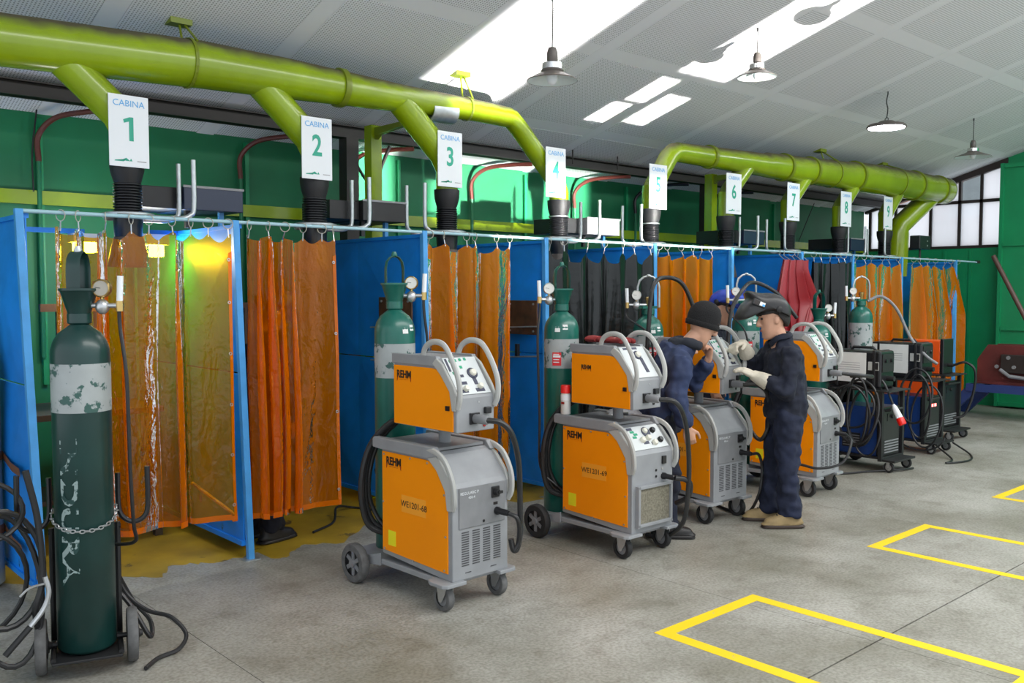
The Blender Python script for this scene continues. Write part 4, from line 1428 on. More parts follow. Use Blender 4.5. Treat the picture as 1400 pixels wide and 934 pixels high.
def machine(label, loc, rz, number, style, hose_pts, feeder_rot=0.0, feeder_dx=0.0):
    """local: x right, y to the back, front face at y=0"""
    t = thing('welding_machine', label, 'welding machine', loc, R(rz), 'orange wheeled welding machines')
    W = .2
    # lower power source
    prof = [(.0, .165), (.0, .655), (.015, .68), (.13, .815), (.16, .83), (.62, .83), (.62, .2), (.05, .165)]
    G().prism(prof, 'x', -W + .004, W - .004).build('lower_body', M_GREY, t, bevel=.006)
    side = [(.035, .205), (.035, .56)] + [(.22 - .185 * math.cos(a), .56 + .225 * math.sin(a)) for a in [PI / 2 * k / 8 for k in range(1, 9)]] + [(.61, .785), (.61, .225)]
    for s in (-1, 1):
        G().prism(side, 'x', s * W - s * .006, s * W + s * .002).build('side_panel', M_ORANGE, t, bevel=.002)
    for (yy_, zz) in ((.06, .22), (.33, .215), (.59, .235), (.05, .4), (.6, .5), (.59, .77), (.35, .775), (.2, .77), (.06, .62)):
        G().lathe([(.006, 0), (.006, -.004), (0, -.005)], 8, (-W - .002, yy_, zz), 'x').build('screw', M_ZINC, t)
    lid = [(.11, .815), (.15, .86), (.68, .86), (.69, .845), (.69, .80), (.62, .795), (.2, .795)]
    for s in (-1, 1):
        G().prism(lid, 'x', s * W - s * .03, s * W + s * .012).build('lid_rail', M_GREY, t, bevel=.005)
        # moulded front handle
        hp = smooth_path([(s * (W - .004), .24, .835), (s * (W + .004), .14, .84), (s * (W + .008), .05, .80), (s * (W + .008), -.012, .70), (s * (W + .004), -.022, .60), (s * (W - .004), .0, .55)], 5)
        G().tube(hp, [(.0125, .017)] * len(hp), 8, up=(1, 0, 0)).build('handle', M_GREYL, t, True)
        G().prism([(.005, .54), (-.004, .66), (.02, .715), (.1, .80), (.16, .83), (.20, .80), (.12, .74), (.05, .64), (.035, .54)], 'x', s * W - s * .012, s * W + s * .008).build('corner_trim', M_GREYL, t, bevel=.004)
    G().box(-W + .04, W - .04, .16, .62, .835, .85).build('tray', M_GREYD, t)
    # front details
    sl = math.atan2(.135, .115)
    Ms = Matrix.Translation((0, .0725, .7475)) @ Matrix.Rotation(PI / 2 - (PI / 2 - sl), 4, 'X')
    if style == 'B':
        G().box(-W + .03, W - .03, -.085, .085, .002, .006).xf(Ms).build('control_panel', M_PANEL, t)
        G().lathe([(.036, .0), (.036, .008), (.03, .009), (0, .009)], 20, (.03, .035, .004)).xf(Ms).build('dial_print', M_NAVYP, t)
        kn = [(.02, .042, M_KNOB), (.095, .04, M_BLACKG), (.12, -.035, M_BLACKG), (.02, -.01, M_KNOB), (-.04, -.02, M_KNOB), (.055, -.05, M_KNOB)]
        for (kx, ky, km) in kn:
            G().lathe([(.02, 0), (.02, .014), (.015, .022), (0, .022)], 14, (kx, ky, .006)).xf(Ms).build('knob', km, t, True)
        for (kx, ky) in ((-.11, .04), (-.09, .02), (-.11, 0)):
            G().box(kx, kx + .035, ky, ky + .016, .006, .008).xf(Ms).build('indicator', M_LEDG, t)
        for (kx, ky) in ((-.13, .06), (-.04, -.05), (.03, -.06)):
            G().box(kx, kx + .05, ky, ky + .02, .006, .0075).xf(Ms).build('panel_print', M_NAVYP, t)
        # filter grille
        fr = G()
        for (a, b, c, d) in ((-.165, .165, .205, .225), (-.165, .165, .445, .465), (-.165, -.145, .205, .465), (.145, .165, .205, .465)):
            fr.box(a, b, -.03, .002, c, d)
        fr.build('filter_frame', M_GREY, t, bevel=.003)
        G().box(-.147, .147, -.016, .0, .223, .447).build('filter_mesh', M_GRILLE, t)
        G().box(.085, .12, -.012, 0, .58, .63).build('rocker_switch', M_BLACKG, t)
        for z in (.505, .545):
            G().lathe([(.008, -.004), (.008, 0), ], 10, (.03, 0, z), 'y').build('socket', M_BLACK, t)
            G().lathe([(.008, -.004), (.008, 0), ], 10, (.09, 0, z + .005), 'y').build('socket', M_ZINC, t)
        conn = (.1, -.0, .5)
    else:
        G().box(-W + .045, W - .03, -.006, 0, .44, .655).build('front_plate', M_GREYD, t, bevel=.002)
        for q in range(4):
            g = G()
            x0_ = -.135 + q * .075
            for k in range(15):
                z = .24 + k * .0125
                g.box(x0_, x0_ + .05, -.0022, .001, z, z + .0055)
            g.build('vent_slots', M_SLOT, t)
        G().box(.07, .125, -.014, 0, .575, .635).build('main_switch', M_BLACKG, t, bevel=.003)
        G().lathe([(.016, -.034), (.02, -.014)], 14, (.098, 0, .605), 'y').build('switch_knob', M_BLACK, t, True)
        G().box(.095, .125, -.04, -.03, .598, .612).build('switch_lever', M_BLACK, t)
        G().box(.085, .115, -.0075, -.005, .535, .55).build('print_mark', M_LOGO, t)
        G().lathe([(.008, -.008), (.008, 0)], 12, (.015, 0, .46), 'y').build('lock', M_BLACK, t)
        text('lettering', 'REGULARC P', .022, M_WHITE, t, (-.085, -.0072, .625), FRONT)
        text('lettering', '450-4', .02, M_WHITE, t, (-.07, -.0072, .60), FRONT)
        for xx in (-.09, .09):
            G().box(xx - .02, xx + .02, -.002, 0, .2, .204).build('vent_slots', M_SLOT, t)
        conn = (.11, -.0, .5)
    cn = G().lathe([(.022, 0), (.022, -.02), (.017, -.03), (.017, -.09), (.013, -.10)], 14, conn, 'y').build('cable_socket', M_BLACKG, t, True)
    # writing on the visible side
    logo(t, -W - .0035, .50, .735, .062)
    if number:
        G().box(-W - .0032, -W - .001, .215, .43, .47, .565).build('number_plate', M_PLATE, t)
        text('number', number, .048, M_LOGO, t, (-W - .0042, .32, .517), SIDE, extrude=.0004, narrow=.98)
    G().box(-W - .0032, -W - .001, .485, .555, .26, .345).build('warning_sticker', M_YELLOW, t)
    # chassis
    G().box(-W - .005, W + .005, .05, .92, .135, .165).build('chassis', M_GREY, t, bevel=.004)
    G().prism([(-W - .07, .0), (-W - .05, -.025), (-W + .08, -.025), (-W + .08, .14), (-W - .05, .14), (-W - .07, .1)], 'z', .148, .168).build('caster_plate', M_GREY, t, bevel=.004)
    G().prism([(W + .05, .0), (W + .03, -.025), (W - .08, -.025), (W - .08, .14), (W + .03, .14), (W + .05, .1)], 'z', .148, .168).build('caster_plate', M_GREY, t, bevel=.004)
    for s in (-1, 1):
        cx, cy = s * (W - .01), .06
        c = (cx, cy + .02, .07)
        for q in (-1, 1):
            G().prism([(cy - .03, .145), (cy + .05, .145), (cy + .04, .09), (cy + .03, .05), (cy + .01, .05), (cy - .02, .1)], 'x', cx + q * .026 - .002, cx + q * .026 + .002).build('caster_fork', M_ZINC, t)
        G().box(cx - .028, cx + .028, cy - .03, cy + .05, .14, .148).build('caster_head', M_ZINC, t)
        wheel(t, c, .07, .02, M_TYRE if style == 'A' else M_TYREB, M_GREYD)
    for s in (-1, 1):
        wheel(t, (s * (W + .06), .80, .115), .115, .025, M_TYRE if style == 'A' else M_TYREB, M_BLACK, 6)
        G().prism([(.62, .2), (.62, .13), (.80, .105), (.83, .14), (.72, .17)], 'x', s * (W + .012) - .004, s * (W + .012) + .004).build('wheel_bracket', M_GREY, t)
    G().tube([(-W - .08, .80, .115), (W + .08, .80, .115)], .012, 8).build('axle', M_GREYD, t)
    G().box(-W, W, .64, .94, .118, .135).build('bottle_shelf', M_GREY, t, bevel=.003)
    # pivot and wire feeder
    G().lathe([(.034, .85), (.034, .95)], 18, (.0, .3, 0)).build('pivot', M_GREY, t, True)
    fo = bpy.data.objects.new('wire_feeder', None)
    COL.objects.link(fo)
    fo.parent = t
    fo.location = (feeder_dx, 0, 0)
    fo.rotation_euler = (0, 0, R(feeder_rot))
    F = .135
    z0, z1 = .945, 1.33
    prof = [(.0, z0), (.0, 1.125), (.01, 1.14), (.15, z1 - .005), (.17, z1), (.54, z1), (.54, z0)]
    fb = G().prism(prof, 'x', -F + .004, F - .004).build('feeder_body', M_GREY, fo, bevel=.006)
    side = [(.025, z0 + .005), (.025, 1.08)] + [(.2 - .175 * math.cos(a), 1.08 + .195 * math.sin(a)) for a in [PI / 2 * k / 8 for k in range(1, 9)]] + [(.535, 1.275), (.535, z0 + .005)]
    for s in (-1, 1):
        G().prism(side, 'x', s * F - s * .006, s * F + s * .002).build('feeder_door', M_ORANGE, fo, bevel=.002)
        G().prism([(.14, z1 - .045), (.16, z1 + .01), (.55, z1 + .01), (.55, z1 - .045)], 'x', s * F - s * .025, s * F + s * .005).build('lid_rail', M_GREY, fo, bevel=.004)
        hp = smooth_path([(s * (F - .012), .29, z1 + .0), (s * (F - .008), .26, z1 + .055), (s * (F - .006), .19, z1 + .085), (s * (F - .004), .10, z1 + .07), (s * F, .03, z1 - .01), (s * F, -.022, 1.22), (s * (F - .002), -.028, 1.13), (s * (F - .006), -.006, 1.075)], 5)
        G().tube(hp, [(.0135, .016)] * len(hp), 10, up=(1, 0, 0)).build('handle', M_GREYL, fo, True)
        G().prism([(.003, 1.06), (-.008, 1.14), (.02, 1.19), (.11, 1.30), (.16, z1), (.19, 1.30), (.12, 1.24), (.05, 1.16), (.03, 1.06)], 'x', s * F - s * .010, s * F + s * .006).build('corner_trim', M_GREYL, fo, bevel=.004)
    logo(fo, -F - .0035, .44 if style == 'A' else .40, 1.225 if style == 'A' else 1.19, .058 if style == 'A' else .04)
    G().box(-F - .012, -F - .001, .05, .075, 1.06, 1.085).build('latch', M_BLACKG, fo)
    sl2 = math.atan2(.185, .14)
    Mf = Matrix.Translation((0, .08, 1.2325)) @ Matrix.Rotation(sl2, 4, 'X')
    G().box(-F + .025, F - .02, -.115, .115, .002, .006).xf(Mf).build('control_panel', M_PANEL, fo)
    if style in ('A', 'C'):
        G().torus((.045, .01, .008), .026, .008, 'z', 20, 6).xf(Mf).build('dial_print', M_NAVYP, fo)
        for (kx, ky, kr) in ((.045, .01, .021), (-.05, -.085, .016), (.055, -.075, .016)):
            G().lathe([(kr, 0), (kr, .014), (kr * .75, .022), (0, .022)], 14, (kx, ky, .006)).xf(Mf).build('knob', M_KNOB, fo, True)
        for (kx, ky) in ((-.075, .085), (-.04, .088), (-.005, .091), (.03, .094), (-.02, .045), (-.085, .01), (-.085, -.035)):
            G().box(kx, kx + .016, ky, ky + .016, .006, .0085).xf(Mf).build('indicator', M_LEDG, fo)
        for (kx, ky, w_, h_) in ((-.1, .03, .014, .08), (-.065, -.01, .045, .016), (-.06, -.055, .04, .018), (-.085, -.105, .05, .02), (.02, -.105, .06, .022), (.03, -.06, .025, .05)):
            G().box(kx, kx + w_, ky, ky + h_, .006, .0075).xf(Mf).build('panel_print', M_NAVYP, fo)
    else:
        G().torus((.02, .05, .008), .024, .008, 'z', 20, 6).xf(Mf).build('dial_print', M_NAVYP, fo)
        G().lathe([(.021, 0), (.021, .014), (.016, .022), (0, .022)], 14, (.02, .05, .006)).xf(Mf).build('knob', M_KNOB, fo, True)
        G().box(.025, .055, -.08, .03, .006, .0075).xf(Mf).build('panel_print', M_NAVYP, fo)
        G().box(-.08, .05, .095, .11, .006, .0075).xf(Mf).build('panel_print', M_NAVYP, fo)
    G().box(-.045, .02, -.012, 0, .985, 1.045).build('torch_flange', M_BLACKG, fo, bevel=.002)
    G().lathe([(.024, 0), (.024, -.03), (.026, -.035), (.024, -.1), (.018, -.11)], 16, (-.012, 0, 1.015), 'y').build('torch_socket', M_GREYD, fo, True)
    G().box(.055, .095, -.022, 0, 1.035, 1.07).build('aux_socket', M_BLACKG, fo, bevel=.004)
    G().lathe([(.01, -.004), (.01, 0)], 12, (.06, 0, .975), 'y').build('aux_button', M_LOGOR if style == 'A' else M_BLACK, fo)
    G().lathe([(.005, -.003), (.005, 0)], 8, (.02, 0, 1.1), 'y').build('screw', M_ZINC, fo)
    # hoses
    for k, (pp, rr) in enumerate(hose_pts):
        G().tube(smooth_path(pp, 8), rr, 9).build('torch_hose' if k == 0 else 'cable', M_HOSE, t, True)
    # bundle between feeder and power source at the back
    for k in range(3):
        d = .025 * k
        bp = [(-.06 + d, .5, .97), (-.12 + d, .64, .93), (-.2 + d, .74, .78), (-.235 + d, .77, .55), (-.2 + d, .75, .34 + d), (-.1, .66, .28)]
        G().tube(smooth_path(bp, 7), .02 if k == 0 else .013, 9).build('interconnect_hose', M_HOSE, t, True)
    return t


TOP_H = lambda *p: list(p)
m1h = [([(-.05, -.1, 1.015), (.01, -.15, 1.0), (.07, -.17, .93), (.125, -.16, .78), (.155, -.14, .58), (.165, -.13, .4), (.155, -.12, .31), (.135, -.11, .3), (.125, -.1, .36)], .0155),
       ([(.11, -.1, .5), (.13, -.14, .48), (.15, -.14, .42), (.155, -.13, .34), (.135, -.12, .3)], .012)]
m2h = [([(-.07, -.1, 1.015), (.0, -.17, 1.0), (.08, -.18, .9), (.14, -.17, .7), (.17, -.15, .45), (.18, -.1, .2), (.22, .1, .05), (.3, .3, .02)], .0155),
       ([(.1, -.1, .5), (.15, -.14, .49), (.2, -.14, .45), (.23, -.1, .36), (.24, .0, .3)], .018)]
m3h = [([(-.012, -.1, 1.015), (.08, -.17, 1.01), (.16, -.2, .93), (.2, -.19, .75), (.18, -.15, .62), (.24, -.05, .6), (.3, .1, .7)], .0155),
       ([(.11, -.1, .5), (.17, -.12, .49), (.2, -.13, .38), (.18, -.12, .2), (.2, .0, .03), (.26, .25, .012), (.4, .5, .012)], .011)]
m4h = [([(-.012, -.1, 1.015), (.09, -.2, 1.0), (.25, -.24, .98), (.4, -.15, .97), (.5, .05, .95)], .0155),
       ([(.11, -.1, .5), (.05, -.17, .45), (-.08, -.16, .3), (-.25, -.05, .26), (-.3, .1, .28)], .011)]
M1 = machine('orange wheeled welding machine numbered WE1201-68', (3.12, 3.70, 0), 1.5, 'WE1201-68', 'A', m1h, 0, -.035)
M2 = machine('orange wheeled welding machine numbered WE1201-69 with a square filter grille', (4.54, 3.69, 0), -1, 'WE1201-69', 'B', m2h, 0, -.06)
M3 = machine('orange wheeled welding machine whose panel the two workers are adjusting', (5.64, 3.86, 0), -2, 'WE1201-70', 'C', m3h, 8, 0)
M4 = machine('orange wheeled welding machine behind the worker with raised helmet', (7.00, 3.84, 0), 3, None, 'C', m4h, 0, 0)

# gas bottles on the machines' rear shelves
gas_cylinder('green gas cylinder with two white stickers on the shelf of machine WE1201-68', (3.13, 4.50, .137), M_CYLG, 1.30, .12, (1.04, 1.24), face=R(255), hose=[(.15, -.12, 1.2), (.13, -.1, .9)])
gas_cylinder('scratched green gas cylinder on the shelf of machine WE1201-69', (4.52, 4.49, .137), M_CYLG, 1.27, .12, (1.02, 1.22), face=R(200), regdir=R(165), hose=[(-.2, .03, 1.2), (-.19, .02, .7), (-.2, .0, .35), (-.14, -.1, .22)])
gas_cylinder('green gas cylinder behind the worker in a knit cap, under a coiled hose', (5.66, 4.66, .137), M_CYLG, 1.22, .12, (1.0, 1.2), guard='loop', face=R(228), regdir=R(150), hose=[(-.1, -.1, 1.2), (-.1, -.14, .9)])
gas_cylinder('green gas cylinder with a wire guard loop on the machine behind the helmeted worker', (6.98, 4.64, .137), M_CYLG, 1.25, .12, (.98, 1.2), guard='loop', face=R(218), regdir=R(150), hose=[(-.16, -.1, 1.2), (-.14, -.13, .95)])

# things lying on the machines
t = thing('spray_can', 'white spray can with red cap on machine WE1201-69', 'spray can', (4.37, 4.30, .862))
G().lathe([(.03, 0), (.033, .004), (.033, .13), (.028, .142)], 22).build('can', M_CANW, t, True)
G().lathe([(.0335, .095), (.0335, .13)], 22, caps=False).build('white_label', M_WHITE, t, True)
G().lathe([(.029, .14), (.0335, .143), (.0335, .19), (.03, .195), (0, .195)], 22).build('cap', M_CANRED, t, True)
G().box(-.036, -.033, -.02, .008, .07, .085).build('label_mark', M_LOGOR, t)

t = thing('work_glove', 'dark red leather work glove on the feeder of machine WE1201-69', 'glove', (4.52, 4.05, 1.342))
g = G()
g.ell((0, 0, .022), .06, .11, .022, 14, 8)
for k in range(4):
    g.tube(smooth_path([(-.045 + .03 * k, -.07, .022), (-.055 + .035 * k, -.13, .024), (-.06 + .036 * k, -.17 - .01 * (k % 2), .016)], 4), [.017] * 8 + [.01], 8)
g.tube(smooth_path([(.05, .0, .02), (.085, -.04, .024), (.095, -.08, .018)], 4), .016, 8)
g.tube([(0, .08, .022), (.01, .16, .024)], [(.02, .055), (.024, .068)], 12)
g.build('leather', M_REDCLOTH, t, True, sharp=70)

t = thing('plastic_bag', 'crumpled clear plastic bag on the back of machine WE1201-69', 'bag', (4.78, 4.12, .845))
g = G()
rb = random.Random(3)
nn, mm_ = 20, 8
vs = []
for j in range(mm_ + 1):
    for k in range(nn):
        a = 2 * PI * k / nn
        th = PI / 2 * j / mm_
        rr = 1 + .2 * math.sin(3 * a + j) + rb.uniform(-.12, .12)
        vs.append((.13 * rr * math.cos(a) * math.cos(th), .1 * rr * math.sin(a) * math.cos(th), .05 * math.sin(th) * (1 + rb.uniform(-.3, .3)) + .006))
fs = [(j * nn + k, j * nn + (k + 1) % nn, (j + 1) * nn + (k + 1) % nn, (j + 1) * nn + k) for j in range(mm_) for k in range(nn)]
g.add(vs, fs).build('bag', M_BAG, t, True, sharp=30)

# ================================================================== BLACK CASE FEEDERS ON CARTS
def cart(label, loc, w, l, h):
    t = thing('welding_cart', label, 'cart', loc, 0, 'black welding carts')
    G().box(-w, w, 0, l, .115, .135).build('lower_shelf', M_BLACK, t, bevel=.003)
    G().box(-w - .02, w + .02, -.06, l, h - .012, h).build('upper_shelf', M_BLACK, t, bevel=.003)
    for sx in (-1, 1):
        for y in (.02, l - .02):
            G().box(sx * w - .018, sx * w + .018, y - .018, y + .018, .1, h).build('post', M_BLACK, t)
    G().box(-w, w, -.12, 0, .1, .118).build('front_step', M_BLACK, t)
    for sx in (-1, 1):
        c = (sx * (w - .03), -.05, .05)
        wheel(t, c, .05, .014, M_TYREB, M_ZINC)
        for q in (-1, 1):
            G().box(c[0] + q * .02 - .002, c[0] + q * .02 + .002, c[1] - .015, c[1] + .015, .045, .105).build('caster_fork', M_ZINC, t)
        wheel(t, (sx * (w + .02), l - .06, .075), .075, .018, M_TYREB, M_BLACK)
    G().box(-w - .05, w + .05, l, l + .3, .06, .08).build('bottle_shelf', M_BLACK, t)
    return t


def power_source(label, loc, m, w, l, h, led):
    t = thing('power_source', label, 'power source', loc, 0)
    G().box(-w, w, .03, l, 0, h).build('casing', m, t, bevel=.008)
    G().box(-w - .004, w + .004, -.01, .05, 0, h).build('front_frame', M_BLACKG, t, bevel=.01)
    for k in range(5):
        G().box(-w + .03, w - .03, -.016, -.008, .03 + k * .026, .042 + k * .026).build('louvre', M_GREYD, t)
    G().box(-w - .003, -w, l * .45, l * .85, .06, .2).build('side_vent', M_BLACK, t)
    for k in range(5):
        G().box(-w - .006, -w - .002, l * .47, l * .83, .075 + k * .024, .083 + k * .024).build('vent_slat', M_GREYD, t)
    G().tube([(-w + .05, -.012, h - .03), (-w + .05, -.05, h - .02), (w - .05, -.05, h - .02), (w - .05, -.012, h - .03)], .012, 8).build('front_handle', M_BLACK, t)
    G().box(-w * .5, w * .6, -.014, -.008, h - .13, h - .06).build('display', M_BLACKG, t)
    if led:
        for k in (-.05, .02):
            G().box(k, k + .045, -.018, -.012, h - .11, h - .08).build('lit_digits', M_REDLED, t)
    else:
        G().lathe([(.018, -.03), (.02, -.01)], 12, (0, 0, h - .09), 'y').build('knob', M_BLACK, t)
    return t


def case_feeder(label, loc, w, l, h):
    t = thing('suitcase_feeder', label, 'wire feeder', loc, 0, 'black suitcase wire feeders')
    G().box(-w, w, 0, l, .012, h).build('case', M_BLACKG, t, bevel=.02)
    G().box(-w - .008, w + .008, .05, .08, .01, h + .006).build('front_band', M_BLACK, t, bevel=.006)
    G().box(-w - .006, w + .006, l - .1, l - .07, .01, h + .004).build('rear_band', M_BLACK, t, bevel=.006)
    G().tube([(0, .12, h), (0, .14, h + .025), (0, l - .18, h + .025), (0, l - .16, h)], .014, 8).build('carry_handle', M_BLACK, t)
    s = G().box(-w - .004, -w - .001, .14, l - .02, .06, h - .02).build('paper_sheet', M_PAPER, t)
    for k in range(4):
        G().box(-w - .0048, -w - .004, .2, l - .06, h - .12 - k * .022, h - .115 - k * .022).build('print_line', M_PRINT, s)
    pl = G().box(-w - .004, -w, .015, .12, h * .5, h * .72).build('rating_plate', M_GREYL, t)
    G().box(-w - .005, -w - .004, .02, .07, h * .52, h * .7).build('print_block', M_BLACK, pl)
    G().box(-w * .8, w * .8, -.008, 0, h * .45, h * .92).build('front_panel', M_BLACK, t)
    for x_ in (-w * .4, w * .4):
        G().lathe([(.016, -.024), (.018, -.008)], 12, (x_, 0, h * .75), 'y').build('knob', M_BLACKG, t)
    G().lathe([(.024, -.07), (.026, 0)], 14, (0, 0, h * .28), 'y').build('torch_socket', M_BLACK, t)
    for sx in (-1, 1):
        G().box(sx * w * .8 - .015, sx * w * .8 + .015, 0, l, 0, .014).build('foot_rail', M_BLACK, t)
    return t


def loops(name, label, base, spec, m=None):
    t = thing(name, label, 'cable', base)
    rr = random.Random(int(base[0] * 10))
    for (cx, cy, cz, ry, rz, r_, tilt, a0, a1) in spec:
        n = 30
        pts = []
        for k in range(n + 1):
            a = R(a0 + (a1 - a0) * k / n)
            pts.append((cx + tilt * math.sin(a) + .01 * math.sin(3 * a), cy + ry * math.cos(a), cz + rz * math.sin(a)))
        G().tube(pts, r_, 7).build('cable_loop', m or M_HOSE, t, True)
    return t


# first cart
w1 = (8.45, 3.98, 0)
cart('black welding cart carrying a blue power source, a coiled cable and a red plug', w1, .21, .55, .76)
power_source('dark blue power source on the black cart with the red plug', (8.45, 4.01, .136), M_BLUEM, .17, .46, .46, False)
case_feeder('black suitcase wire feeder with a square white paper, on the cart with the red plug', (8.43, 4.04, .762), .14, .52, .36)
loops('coiled_cable', 'black cable coil draped over the cart with the red plug', (8.2, 4.2, .4), [(-.02, 0, .15, .2, .3, .013, .06, 0, 360), (-.06, .02, .12, .16, .28, .012, -.04, 0, 360), (-.0, -.04, .1, .13, .26, .013, .05, 0, 360), (-.04, .05, .2, .22, .2, .011, .02, 0, 360), (-.07, -.02, .17, .1, .32, .012, .0, 0, 360), (-.02, -.1, -.05, .12, .2, .009, .03, 90, 330)])
t = thing('power_plug', 'white and red power plug dangling in front of the black cart', 'plug', (8.33, 3.86, .5))
G().lathe([(.012, .15), (.024, .12), (.03, .05), (.032, 0)], 16).xf(Matrix.Rotation(R(-28), 4, 'X')).build('plug_body', M_WHITE, t, True)
G().lathe([(.034, .015), (.036, .01), (.036, -.05), (.03, -.055)], 16).xf(Matrix.Rotation(R(-28), 4, 'X')).build('plug_shroud', M_CANRED, t, True)
G().tube(smooth_path([(0, .07, .13), (0, .16, .32), (.02, .25, .38), (.05, .3, .33)], 6), .011, 8).build('plug_cable', M_HOSE, t, True)
# second cart
w2 = (9.72, 4.14, 0)
cart('black welding cart carrying a blue power source with a lit red display', w2, .21, .55, .76)
power_source('dark blue power source with a lit red display', (9.72, 4.17, .136), M_BLUEM, .17, .46, .45, True)
case_feeder('black suitcase wire feeder with a crumpled white paper, under a thick grey hose', (9.70, 4.22, .762), .14, .55, .38)
loops('coiled_cable', 'black cable loops hanging over the cart with the lit red display', (9.48, 4.28, .4), [(-.02, -.05, .2, .17, .28, .012, .05, 0, 360), (-.05, -.1, .1, .12, .33, .012, -.02, 0, 360), (0, -.16, .0, .16, .32, .010, .05, 0, 360), (-.03, -.12, -.2, .24, .15, .009, .04, 180, 360)])
# third
w3 = (10.75, 4.38, 0)
cart('black welding cart carrying a red power source next to the end curtain', w3, .22, .6, .74)
power_source('orange-red power source on the cart next to the end curtain', (10.75, 4.42, .136), M_REDM, .2, .52, .52, False)
t = thing('suitcase_feeder', 'small orange and black wire feeder on the cart next to the end curtain', 'wire feeder', (10.75, 4.45, .742), 0, 'black suitcase wire feeders')
G().box(-.13, .13, .03, .45, 0, .38).build('case', M_REDM, t, bevel=.01)
G().box(-.135, .135, -.01, .03, 0, .4).build('front_frame', M_BLACKG, t, bevel=.008)
G().lathe([(.02, -.06), (.022, 0)], 12, (0, -.01, .1), 'y').build('torch_socket', M_BLACK, t)
G().tube(smooth_path([(0, -.07, .1), (.0, -.2, .14), (.02, -.3, .05), (.04, -.28, -.2), (.02, -.2, -.45), (-.05, -.1, -.5)], 7), .014, 8).build('torch_hose', M_HOSE, t, True)

gas_cylinder('green gas cylinder standing behind the cart with the red plug, half hidden by the worker', (8.40, 4.74, .082), M_CYLG, 1.14, .12, (.86, 1.06), face=R(215), regdir=R(-30), red=True)
gas_cylinder('short green gas cylinder with a grey body standing before the black curtain of cabin 7', (9.30, 4.76, .012), M_CYLG, 1.38, .12, (.9, 1.34), guard='loop', face=R(215), red=False, stickers=False, reg=True, regdir=R(150))
p0, p1 = (9.32, 4.7, 1.58), (9.66, 4.1, .93)
o = (9.66, 4.1, .93)
tag(G().tube(smooth_path([p0, (9.42, 4.6, 1.63), (9.52, 4.48, 1.5), (9.58, 4.35, 1.2), (9.6, 4.2, 1.02), p1], 8), .016, 9).build('gas_hose', M_GREYD, None, True, off=o), 'thick grey hose arching from a cylinder valve down to a suitcase feeder', 'hose')
o = (5.5, 4.5, 1.5)
tag(G().tube(smooth_path([(5.44, 4.5, 1.0), (5.45, 4.48, 1.45), (5.52, 4.5, 1.72), (5.66, 4.5, 1.79), (5.78, 4.42, 1.74), (5.88, 4.36, 1.5), (5.92, 4.3, 1.3)], 8), .017, 9).build('gas_hose', M_HOSE, None, True, off=o), 'thick black hose arching over the cylinder behind the worker in a knit cap', 'hose')
o = (6.6, 4.5, 1.4)
tag(G().tube(smooth_path([(6.5, 4.5, 1.1), (6.55, 4.5, 1.5), (6.72, 4.5, 1.7), (6.9, 4.5, 1.76), (7.1, 4.4, 1.66), (7.25, 4.3, 1.45)], 8), .017, 9).build('gas_hose', M_HOSE, None, True, off=o), 'thick black hose arching beside the cylinder with the wire guard loop', 'hose')
o = (9.4, 3.8, 0)
tag(G().tube(smooth_path([(9.55, 4.05, .1), (9.35, 3.8, .012), (9.1, 3.75, .012), (9.4, 3.66, .012), (9.75, 3.78, .012), (9.85, 4.0, .1)], 8), .009, 8).build('floor_cable', M_HOSE, None, True, off=o), 'black cable looped on the floor under the second cart', 'cable')
o = (8.0, 4.2, 0)
tag(G().tube(smooth_path([(7.6, 4.3, .012), (7.9, 4.15, .012), (8.15, 4.05, .012), (8.35, 3.9, .02), (8.6, 3.85, .012)], 8), .009, 8).build('floor_cable', M_HOSE, None, True, off=o), 'black cable lying on the floor before the cart with the red plug', 'cable')
o = (3.6, 5.75, 0)
tag(G().tube(smooth_path([(3.2, 5.6, .012), (3.45, 5.75, .012), (3.6, 5.95, .06), (3.8, 6.05, .012), (3.9, 5.8, .012)], 8), .009, 8).build('floor_cable', M_HOSE, None, True, off=o), 'thin black cable on the ochre floor in cabin 2', 'cable')

# red steel fixture on a blue stand by the end wall
t = thing('steel_stand', 'blue steel stand with splayed legs carrying red steelwork', 'stand', (13.0, 4.3, 0))
so = (13.0, 4.3, 0)
g = G().prism([(5.30, 0), (5.22, 0), (4.88, .36), (4.88, .46), (4.96, .46), (5.36, .03)], 'x', 12.7, 12.78)
g.build('leg', M_BENCHB, t, off=so)
G().prism([(5.30, 0), (5.22, 0), (4.88, .36), (4.88, .46), (4.96, .46), (5.36, .03)], 'x', 13.3, 13.38).build('leg', M_BENCHB, t, off=so)
G().prism([(3.2, 0), (3.28, 0), (3.62, .36), (3.62, .46), (3.54, .46), (3.14, .03)], 'x', 12.7, 12.78).build('leg', M_BENCHB, t, off=so)
G().prism([(3.2, 0), (3.28, 0), (3.62, .36), (3.62, .46), (3.54, .46), (3.14, .03)], 'x', 13.3, 13.38).build('leg', M_BENCHB, t, off=so)
G().box(12.68, 12.8, 3.5, 5.0, .36, .46).build('beam', M_BENCHB, t, off=so)
G().box(13.28, 13.4, 3.5, 5.0, .36, .46).build('beam', M_BENCHB, t, off=so)
G().box(12.7, 13.4, 4.7, 4.8, .40, .46).build('cross_beam', M_BENCHB, t, off=so)
t = thing('steel_fixture', 'dark red primed steel plates bolted together on the blue stand', 'steelwork', (13.0, 4.5, .462))
fo_ = (13.0, 4.5, .462)
G().prism([(4.93, .462), (4.93, .78), (4.8, .98), (3.9, .98), (3.7, .8), (3.7, .462)], 'x', 12.86, 12.89).build('front_plate', M_REDSTEEL, t, off=fo_, bevel=.003)
G().prism([(4.93, .462), (4.93, .78), (4.8, .98), (3.9, .98), (3.7, .8), (3.7, .462)], 'x', 13.2, 13.23).build('back_plate', M_REDSTEEL, t, off=fo_, bevel=.003)
